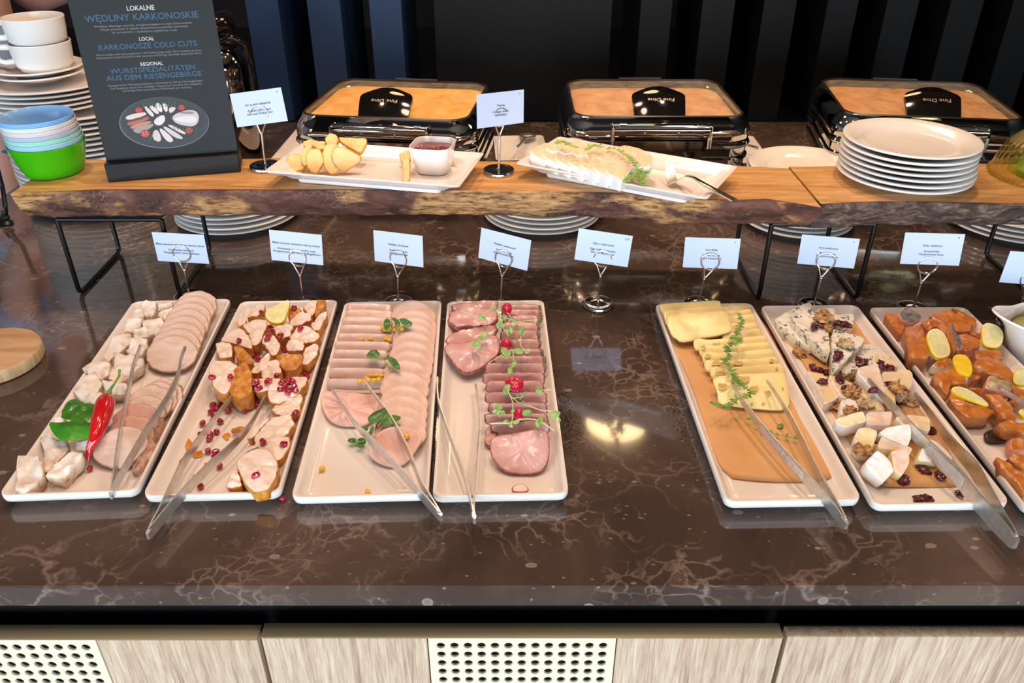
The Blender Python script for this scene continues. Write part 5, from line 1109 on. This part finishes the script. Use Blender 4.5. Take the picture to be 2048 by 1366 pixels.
# ================= tray 7: smoked fish
c = CR(3.252, 1730, 580)
FS = [([(125, 150), (210, 155), (280, 215), (240, 290), (180, 240)], .028, 0, 'salmon piece in the back left corner of the fish tray'), ([(560, 115), (600, 120), (730, 190), (725, 240), (690, 240)], .028, 0, 'thin salmon strip in the back right corner of the fish tray'), ([(415, 165), (480, 135), (560, 128), (640, 170), (705, 235), (700, 265), (610, 275), (480, 215)], .036, 0, 'wide smooth salmon piece at the back of the fish tray'),
      ([(365, 200), (440, 180), (500, 200), (480, 240), (400, 265)], .032, 0, 'small salmon piece between the skin piece and the wide one'), ([(255, 245), (350, 222), (380, 240), (425, 445), (300, 440), (270, 340)], .040, 0, 'long upright-cut salmon piece left of the first lemon wedge'), ([(680, 275), (758, 275), (758, 325), (700, 300)], .028, 0, 'little salmon corner left of the right-hand lemon wedge'), ([(605, 285), (680, 285), (755, 330), (755, 360), (650, 405), (620, 340)], .034, 2, 'salmon piece with pink side behind the yellow lemon rind'),
      ([(465, 230), (520, 205), (545, 225), (600, 390), (580, 410), (540, 330), (520, 290)], .042, 0, 'narrow salmon strip with skin edge right of the first lemon'), ([(545, 222), (565, 210), (645, 372), (600, 392)], .044, 3, 'pale skin strip of the narrow salmon piece'), ([(435, 490), (480, 450), (560, 440), (575, 490), (500, 515)], .030, 1, 'small salmon piece with white fat left of the lemon rind'),
      ([(715, 390), (890, 385), (905, 465), (720, 460)], .034, 0, 'block of salmon behind the ragged one on the right'), ([(700, 480), (760, 420), (900, 460), (970, 540), (960, 595), (850, 560), (720, 510)], .042, 0, 'ragged salmon piece at the right rim'), ([(670, 630), (780, 640), (790, 700), (700, 660)], .026, 0, 'salmon bit behind the long lemon slice'), ([(700, 520), (780, 540), (740, 590), (700, 600)], .030, 2, 'pink flaky salmon bit under the ragged piece'), ([(425, 550), (580, 495), (640, 540), (672, 620), (560, 620), (540, 690)], .036, 0, 'big salmon piece on the left rim behind the long lemon slice'),
      ([(960, 620), (1034, 640), (1080, 700), (1034, 730), (950, 670)], .030, 0, 'salmon piece under the tong tip at the picture edge'), ([(930, 720), (1000, 700), (1060, 740), (960, 770)], .028, 0, 'salmon flake in front of the tong tip'), ([(800, 560), (830, 550), (975, 610), (950, 665), (780, 640)], .042, 4, 'pale scaly fish skin piece held by the tong tip'), ([(540, 700), (570, 640), (660, 760), (790, 755), (850, 790), (800, 830), (650, 830)], .034, 0, 'boat-shaped salmon piece under the long lemon slice'),
      ([(780, 670), (850, 670), (950, 740), (995, 830), (960, 855), (890, 830), (830, 740)], .036, 0, 'torn orange salmon strip below the scaly skin piece'), ([(860, 870), (920, 840), (1060, 870), (1080, 945), (920, 915)], .036, 0, 'rounded salmon piece at the picture edge above the dark skin'), ([(945, 965), (1060, 960), (1060, 1045), (950, 1040)], .030, 2, 'salmon piece with brownish edge just below the dark skin'), ([(930, 1090), (970, 1055), (1060, 1070), (1090, 1150), (1034, 1170)], .034, 0, 'salmon piece second from the front at the picture edge'), ([(845, 1080), (900, 1095), (1034, 1200), (1060, 1300), (1034, 1330), (980, 1250), (880, 1160)], .030, 0, 'frontmost long salmon piece at the left rim')]
MM = [[SALM, SALE, SALM], [SALM, LEMP, SALM], [SALM, SALP, SALM], [SKIN, SALP, SKIN], [SKIN2, SALP, SKIN2]]
for p, z, k, lab in FS:
    F('smoked_salmon_piece', c(p), (z+.004, z-.004), z*.62, MM[k], lab, 'fish', 'smoked salmon pieces', n=40, sm=1, wob=.0020, rim=.0022, dome=.002, wavy=.0012)
F('fish_skin_piece', c([(215, 155), (270, 100), (380, 175), (310, 222), (240, 195)]), (.048, .034), .012, [SKIN, SALP, SKIN], 'grey fish skin piece with pink flesh in the back left corner', 'fish', None, n=36, sm=1, rim=.001)
F('dark_fish_skin', c([(780, 920), (840, 900), (940, 930), (930, 980), (820, 985), (785, 960)]), (.020, .014), .008, [food('dark_skin', '2a1c0e', '54401f', .35, 90), food('dark_skin2', '241a10', '3b2c18', .4, 90)], 'nearly black piece of fish skin on the bare tray', 'fish', None, n=30, sm=1)
for p, z, ms, lab in [([(400, 280), (430, 250), (480, 245), (530, 290), (570, 410), (520, 445), (450, 440), (405, 340)], (.052, .036), [LEMF, LEMR, LEMP], 'lemon wedge with pale flesh up on the left of the fish tray'), ([(762, 210), (850, 215), (905, 270), (900, 350), (850, 380), (770, 362), (757, 290)], (.052, .038), [LEMF, LEMR, LEMP], 'half lemon slice at the right rim beside the white jug'),
                      ([(560, 425), (640, 408), (690, 450), (705, 520), (690, 560), (640, 545), (600, 530)], (.050, .042), [LEMR, LEMR, LEMR], 'bright yellow lemon wedge with its rind facing up'), ([(550, 640), (600, 618), (700, 650), (820, 745), (790, 755), (700, 720), (600, 680)], (.044, .036), [LEMF, LEMR, LEMP], 'long lemon slice lying over the boat-shaped salmon'),
                      ([(970, 520), (1034, 505), (1080, 540), (1080, 620), (1000, 620), (960, 600)], (.046, .034), [LEMF, LEMR, LEMP], 'lemon slice cut by the picture edge above the tong tip'), ([(985, 790), (1034, 760), (1080, 780), (1060, 850)], (.036, .030), [LEMF, LEMR, LEMP], 'small lemon end at the picture edge below the tong tip')]:
    F('lemon_wedge', c(p), z, .007, ms, lab, 'lemon', 'lemon pieces on the fish tray', n=36, sm=2, rim=.0016)
tongs('steel tongs reaching into the fish tray from the right edge', [(2003, 778), (2040, 803), (2085, 838), (2140, 890), (2200, 960)], [(2075, 745), (2110, 790), (2145, 840), (2175, 895), (2204, 960)], (.048, .030), (.036, .030), .012)

# ================= platters on the long board
def platter(x, y, yaw, label, w=.334, l=.166):
    z = ZB1
    o = MB().rings([rr_ring(w-.10, l-.075, .006, 0), rr_ring(w-.085, l-.060, .008, .001), rr_ring(w-.08, l-.055, .008, .009), rr_ring(w-.045, l-.030, .008, .016), rr_ring(w-.001, l-.001, .006, .0255), rr_ring(w, l, .006, .0275), rr_ring(w-.004, l-.004, .005, .0280), rr_ring(w-.035, l-.028, .007, .0195), rr_ring(w-.060, l-.050, .008, .0085), rr_ring(w-.075, l-.065, .006, .0072)], 0, True, True).build('rectangular_platter', MELA)
    o.location = (x, y, z); o.rotation_euler.z = yaw; tag(o, label, 'platter', 'rectangular platters on the long board')
platter(-.229, 1.347, R(-12), 'white rectangular platter of smoked cheese and red jam on the long board')
platter(.192, 1.333, R(-29), 'white rectangular platter of goat cheese and thyme, set askew on the board')
c = CR(3.303, 440, 140); PZ = ZB1+.008
SURF.clear()
for p, z, lab in [([(545, 470), (600, 455), (660, 470), (640, 510), (550, 505)], (.050, .040), 'smoked cheese slice at the back left of its heap'), ([(620, 500), (650, 470), (700, 470), (690, 520), (640, 525)], (.052, .044), 'small smoked cheese slice in the middle of the heap'), ([(780, 440), (860, 445), (970, 450), (970, 480), (930, 555), (850, 510), (790, 470)], (.054, .034), 'large straight-cut smoked cheese slice at the back right of the heap'), ([(690, 450), (720, 415), (770, 425), (785, 460), (760, 510), (700, 490)], (.062, .046), 'topmost smoked cheese slice standing on edge at the back'),
                  ([(430, 610), (450, 560), (520, 550), (570, 600), (560, 650), (500, 672), (440, 650)], (.034, .012), 'leftmost smoked cheese slice lying low on the platter'), ([(530, 570), (560, 500), (610, 480), (605, 560), (565, 640), (535, 610)], (.052, .020), 'smoked cheese slice leaning behind the second from left'), ([(565, 560), (600, 515), (660, 520), (692, 600), (640, 688), (600, 675), (570, 630)], (.050, .012), 'rounded smoked cheese slice third from the left in front'), ([(675, 560), (690, 490), (760, 480), (790, 505), (735, 530), (740, 600), (780, 680), (730, 692), (690, 650)], (.056, .012), 'smoked cheese slice with notched rind left of the frontmost one'),
                  ([(735, 560), (760, 505), (820, 508), (930, 570), (935, 600), (820, 682), (780, 660), (745, 610)], (.054, .012), 'frontmost large smoked cheese slice of the heap'), ([(1180, 560), (1200, 540), (1250, 522), (1262, 600), (1200, 622)], (.036, .016), 'smoked cheese piece half hidden behind the jam dish'), ([(1205, 590), (1240, 575), (1257, 600), (1252, 735), (1205, 742)], (.034, .008), 'thin smoked cheese slice on edge in front of the jam dish')]:
    F('smoked_cheese_slice', c(p), (ZB1+z[0], ZB1+z[1]), .0085, [SMOK, SMOKE, SMOK], lab, 'cheese', 'smoked cheese slices', n=34, sm=1, rim=.0016, wob=.001)
rc = pz(868, 338, PZ+.002)
rk = empty('square_ramekin', (rc.x, rc.y, PZ), R(-10)); tag(rk, 'small square white dish of red jam on the smoked cheese platter', 'dish')
rs = [rr_ring(.050, .050, .014, 0), rr_ring(.054, .054, .016, .0015), rr_ring(.066, .068, .018, .034), rr_ring(.0715, .0735, .019, .046), rr_ring(.071, .073, .019, .0478), rr_ring(.0675, .0695, .017, .0475), rr_ring(.062, .064, .016, .034), rr_ring(.050, .050, .012, .006)]
MB().rings(rs, 0, True, True).build('dish', PORC, rk)
m = MB(); jr = []
for s_ in (1, .85, .65, .4, .15): jr.append([p+Vector((0, 0, .002*mnoise.noise(p*90)*(s_ < 1))) for p in rr_ring(.0625*s_, .0645*s_, .0155*s_+.001, .0385)])
m.rings(jr, 0, False, True); m.build('red_jam', food('red_jam', '5e0410', '900c22', .15, 90, bump=.9, bd=.003, coat=.8, bs=90), rk)
c = CR(3.303, 940, 140)
GO = [(-45, 5), (-12, -42), (58, -48), (72, -12), (40, 34), (34, 78), (-6, 62), (-42, 34)]
n_ = 0
g3 = CR(2.8, 1000, 250)
for i in range(6):
    F('goat_cheese_slice', g3([(x+74*i, y+13*i) for x, y in ((252, 128), (285, 98), (340, 70), (395, 84), (388, 108), (335, 142), (290, 150))]), (ZB1+.054, ZB1+.046), .018, [GOATT, GOATW, GOATT], 'goat cheese slice, %s from the left in the back row' % ORD[i], 'cheese', 'goat cheese slices', n=36, sm=1, rim=.001, wob=.0008)
F('goat_cheese_slice', g3([(655, 125), (700, 110), (790, 132), (858, 180), (852, 225), (800, 238), (700, 205)]), (ZB1+.054, ZB1+.044), .018, [GOATT, GOATW, GOATT], 'large pale goat cheese slice at the right end of the back row', 'cheese', 'goat cheese slices', n=36, sm=1, rim=.001, wob=.0008)
for i in range(7):
    dx, dy = 71*(i-1), 18*(i-1)
    F('goat_cheese_slice', g3([(x+dx, y+dy) for x, y in ((230, 168), (262, 140), (330, 114), (400, 128), (385, 155), (345, 205), (324, 222))]), (ZB1+.048, ZB1+.036), .022, [GOATT, GOATW, GOATT], 'goat cheese slice with tan top, %s from the left in the front row' % ORD[i], 'cheese', 'goat cheese slices', n=36, sm=1, rim=.001, wob=.0008)
HB2 = food('fresh_thyme', '7a9e3c', 'a4c260', .45, 60)
thyme([(570, 490), (600, 470), (660, 500), (710, 515)], ZB1+.062, 'thyme sprig on the back row of goat cheese, leftmost', 1.2, c, 11, mat=HB2)
thyme([(775, 530), (800, 500), (850, 495), (860, 520)], ZB1+.060, 'thyme sprig on the back row of goat cheese, second from left', 1.2, c, 10, mat=HB2)
thyme([(900, 520), (960, 520), (985, 530), (1020, 560), (1060, 580), (1100, 640), (1140, 690)], ZB1+.056, 'long thyme sprig over the right end of the goat cheese', 1.1, c, 12, mat=HB2)
thyme([(1020, 740), (1070, 700), (1130, 660), (1170, 660), (1140, 710), (1120, 750), (1160, 760)], ZB1+.034, 'bushy thyme sprig in front of the last goat cheese slice', 1.8, c, 14, mat=HB2)
fk = [c([(x, y)])[0] for x, y in ((1385, 712), (1430, 700), (1480, 712), (1560, 762), (1650, 812), (1750, 864))]
fz = [ZB1+.024, ZB1+.030, ZB1+.036, ZB1+.037, ZB1+.034, ZB1+.030]
P = [pz(x, y, z) for (x, y), z in zip(fk, fz)]
fe = empty('dinner_fork', (P[0].x, P[0].y, ZB1+.018)); tag(fe, 'steel fork resting on the goat cheese platter with its handle over the rim', 'fork')
def strip(P, ws, th, nm, par, mt=None):
    rs = []
    for i, p in enumerate(P):
        d = (P[min(len(P)-1, i+1)]-P[max(0, i-1)]).normalized(); s_ = Vector((d.y, -d.x, 0)).normalized(); w = ws[i]; u = Vector((0, 0, th))
        rs.append([p+s_*w+u, p+s_*w*.9+u*1.4, p-s_*w*.9+u*1.4, p-s_*w+u, p-s_*w-u, p+s_*w-u])
    MB().rings(rs, 0, True, True).build(nm, WIRE, par, world=True)
strip(P[1:], [.0035, .0032, .0045, .0060, .0068], .0009, 'handle', fe)
hd = (P[0]-P[1]).normalized(); sd = Vector((hd.y, -hd.x, 0)).normalized()
strip([P[1], P[1]+hd*.008-Vector((0, 0, .002)), P[1]+hd*.018-Vector((0, 0, .004)), P[1]+hd*.028-Vector((0, 0, .005))], [.0035, .0085, .0118, .0120], .0008, 'head', fe)
b0 = P[1]+hd*.027-Vector((0, 0, .005)); td = (pz(*c([(1310, 600)])[0], ZB1+.034)-b0); td = td.normalized()
for k in range(4):
    o_ = b0+sd*(.0104-.0069*k); strip([o_, o_+td*.016-Vector((0, 0, .001)), o_+td*.034+Vector((0, 0, .001)), o_+td*.046+Vector((0, 0, .004))], [.0022, .0018, .0015, .0007], .0007, 'tine', fe)

# ================= condensation droplets on the marble
def droplets(regs, n, label):
    m = MB(); rd = random.Random(11)
    for _ in range(n):
        (x0, y0), (x1, y1), wd = regs[rd.randrange(len(regs))]; f = rd.random(); g = rd.gauss(0, .45)
        p = pz(x0+(x1-x0)*f+g*wd, y0+(y1-y0)*f, 0); r = rd.uniform(.0005, .0014)
        m.rings([[p+Vector((r*math.cos(a*1.0472), r*math.sin(a*1.0472), 0.0001)) for a in range(6)], [p+Vector((r*.7*math.cos(a*1.0472), r*.7*math.sin(a*1.0472), r*.45)) for a in range(6)]], 0, False, True)
    o = m.build('water_droplets', glass_mat('water_drop', 'ffffff', .0, None, 1.33) if 'water_drop' not in MATS else MATS['water_drop'], world=True)
    tag(o, label, 'water', None, 'stuff')
droplets([((1112, 740), (1140, 910), 18), ((1118, 770), (1150, 880), 26)], 900, 'fine water droplets on the marble along the right side of the ham tray')
droplets([((872, 740), (862, 920), 9)], 380, 'fine water droplets on the marble between the poultry and ham trays')
droplets([((1318, 760), (1400, 920), 18)], 420, 'fine water droplets on the marble left of the yellow cheese tray')
droplets([((640, 730), (585, 900), 7)], 260, 'fine water droplets on the marble between the chicken and poultry trays')

# ================= heat lamps above the chafing dishes (their light also shows as a reflection in the marble)
WARM = (1.0, .66, .34)
def emis(name, col, s):
    m = bpy.data.materials.new(name); m.use_nodes = True; nt = m.node_tree; nt.nodes.remove(nt.nodes['Principled BSDF'])
    e = nt.nodes.new('ShaderNodeEmission'); e.inputs[0].default_value = (*col, 1); e.inputs[1].default_value = s
    nt.links.new(e.outputs[0], nt.nodes['Material Output'].inputs[0]); return m
LAMPM = emis('heat_lamp_glow', (1.0, .70, .36), LAMP_GLOW)
LH = .78
def heat_lamp(x, y, label, outline=None):
    L = empty('heat_lamp', (x, y, LH)); tag(L, label, 'heat lamp', 'heat lamps over the chafing dishes')
    MB().lathe([(.092, .0), (.098, .0), (.098, .01), (.085, .05), (.05, .10), (.025, .12), (.012, .13), (.012, .6), (0, .6)], 40, cap0=False).build('shade', BLACKM, L)
    if outline: pts = [Vector((p.x-x, p.y-y, 0)) for p in outline]
    else: pts = [Vector((.088*math.cos(2*math.pi*i/32), .088*math.sin(2*math.pi*i/32), 0)) for i in range(32)]
    MB().rings([[p+Vector((0, 0, .002)) for p in pts], [p-Vector((0, 0, .004)) for p in pts]], 0, True, True).build('glowing_diffuser', LAMPM, L, smooth=False)
def lamp_reflect(px, py):
    p = pz(px, py, 0); d = ray(px, py); return p+Vector((d.x, d.y, -d.z))*(LH/-d.z)
O = [lamp_reflect(1232+60*math.cos(2*math.pi*i/40), 847+38*math.sin(2*math.pi*i/40)) for i in range(40)]
cc_ = sum(O, Vector())/40
heat_lamp(cc_.x, cc_.y, 'round heat lamp above the middle chafing dish')
heat_lamp(-.25, cc_.y, 'round heat lamp above the left chafing dish'); heat_lamp(.86, cc_.y, 'round heat lamp above the right chafing dish')

# ================= person behind the left end of the counter
def skinned(name, joints, bones, root, mat, parent, sub=2):
    me = bpy.data.meshes.new(name); me.from_pydata([j[0] for j in joints], bones, [])
    o = bpy.data.objects.new(name, me); COL.objects.link(o); o.parent = parent
    s_ = o.modifiers.new('skin', 'SKIN'); s_.use_smooth_shade = True
    for i, j in enumerate(joints):
        r = j[1]; me.skin_vertices[0].data[i].radius = (r, r) if not isinstance(r, tuple) else r
    me.skin_vertices[0].data[root].use_root = True
    u = o.modifiers.new('sub', 'SUBSURF'); u.levels = sub; u.render_levels = sub
    me.materials.append(mat); return o
SK = simple('skin', 'd9a392', .5, c2='e4b5a6', nscale=12, sss=.15); SHIRT = simple('light_blue_shirt', '9dbfe8', .7, c2='b3d0f2', nscale=9); JEAN = simple('blue_denim', '2f5c94', .8, c2='4274b0', nscale=60); HAIR = simple('brown_hair', '3a2417', .6)
PX, PY_, FZ = -1.37, 2.16, -.9
pe = empty('person', (PX, PY_, FZ), R(0)); tag(pe, 'person in light blue shirt and denim shorts behind the left end of the counter', 'person')
J = [((0, 0, .93), .13), ((0, 0, 1.12), .115), ((0, 0, 1.30), .13), ((0, 0, 1.44), .10), ((.01, 0, 1.52), .05), ((.02, 0, 1.60), .075), ((.03, 0, 1.70), .088),
     ((.0, -.18, 1.40), .055), ((.05, -.22, 1.22), .046), ((.10, -.20, 1.10), .042), ((.24, -.14, 1.09), .034), ((.36, -.08, 1.11), .026), ((.41, -.05, 1.115), .030),
     ((0, .18, 1.40), .055), ((.03, .24, 1.27), .045), ((.06, .24, 1.22), .042), ((.18, .20, 1.26), .036), ((.29, .16, 1.29), .027), ((.33, .15, 1.295), .029),
     ((.0, -.09, .84), .095), ((.03, -.10, .52), .062), ((.02, -.10, .46), .055), ((-.01, -.10, .28), .052), ((.0, -.10, .09), .036), ((.10, -.11, .035), .030), ((.17, -.115, .028), .022),
     ((.0, .09, .84), .095), ((.03, .10, .52), .062), ((.02, .10, .46), .055), ((-.01, .10, .28), .052), ((.0, .10, .09), .036), ((.10, .11, .035), .030), ((.17, .115, .028), .022)]
E_ = [(0, 1), (1, 2), (2, 3), (3, 4), (4, 5), (5, 6), (3, 7), (7, 8), (8, 9), (9, 10), (10, 11), (11, 12), (3, 13), (13, 14), (14, 15), (15, 16), (16, 17), (17, 18), (0, 19), (19, 20), (20, 21), (21, 22), (22, 23), (23, 24), (24, 25), (0, 26), (26, 27), (27, 28), (28, 29), (29, 30), (30, 31), (31, 32)]
skinned('body', J, E_, 0, SK, pe)
skinned('shirt', [((0, 0, 1.0), .135), ((0, 0, 1.12), .128), ((0, 0, 1.30), .142), ((0, 0, 1.43), .112), ((.0, -.18, 1.40), .066), ((.03, -.215, 1.27), .060), ((0, .18, 1.40), .066), ((.015, .225, 1.31), .058)], [(0, 1), (1, 2), (2, 3), (3, 4), (4, 5), (3, 6), (6, 7)], 0, SHIRT, pe)
skinned('denim_shorts', [((0, 0, 1.02), .132), ((0, 0, .95), .145), ((.0, -.09, .90), .112), ((.006, -.095, .86), .106), ((.0, .09, .90), .112), ((.006, .095, .86), .106)], [(0, 1), (1, 2), (2, 3), (1, 4), (4, 5)], 1, JEAN, pe)
for s_, (wx, wy, wz), dx in ((-1, (.42, -.045, 1.117), 0), (1, (.34, .148, 1.295), 0)):
    for k in range(4):
        y = wy+(-.026+.017*k); L = (.062, .070, .066, .052)[k]
        skinned('finger', [((wx-.01, y, wz), .0095), ((wx+.03, y*1.0, wz), .009), ((wx+.03+L*.5, y, wz-.006), .008), ((wx+.03+L, y, wz-.024), .0065)], [(0, 1), (1, 2), (2, 3)], 0, SK, pe, 1)
    ty = wy+.032*(-s_)*-1
    skinned('thumb', [((wx-.015, wy+.015*s_*-1, wz), .011), ((wx+.008, wy-.036*s_, wz-.004), .010), ((wx+.040, wy-.046*s_, wz-.014), .008)], [(0, 1), (1, 2)], 0, SK, pe, 1)
hm = MB(); hm.ball((.015, 0, 1.725), (.102, .092, .108), 20, 14); hm.v = [p if p[0] < .07 or p[2] > 1.76 else (.07, p[1]*.9, p[2]) for p in hm.v]; hm.build('hair', HAIR, pe)
for y in (-.032, .032): MB().ball((.112, y, 1.70), (.009, .013, .008), 12, 8).build('eye', simple('eye_white', 'e8e4e0', .2), pe); MB().ball((.119, y, 1.70), .0045, 10, 6).build('iris', BLACKM, pe)
MB().ball((.122, 0, 1.67), (.018, .013, .026), 12, 8).build('nose', SK, pe); MB().ball((.108, 0, 1.635), (.010, .024, .006), 12, 8).build('mouth', simple('lips', 'a4504a', .4), pe)
for y in (-.092, .092): MB().ball((.02, y, 1.68), (.018, .010, .030), 12, 8).build('ear', SK, pe)
for s_ in (-1, 1): MB().rings([rr_ring(.25+a, .09+b, .04, z, cx=.07, cy=s_*.108) for a, b, z in ((0, 0, 0), (.004, .004, .02), (-.02, -.01, .05), (-.10, -.02, .075))], 0, True, True).build('shoe', simple('white_shoe', 'd8d8d6', .5), pe)
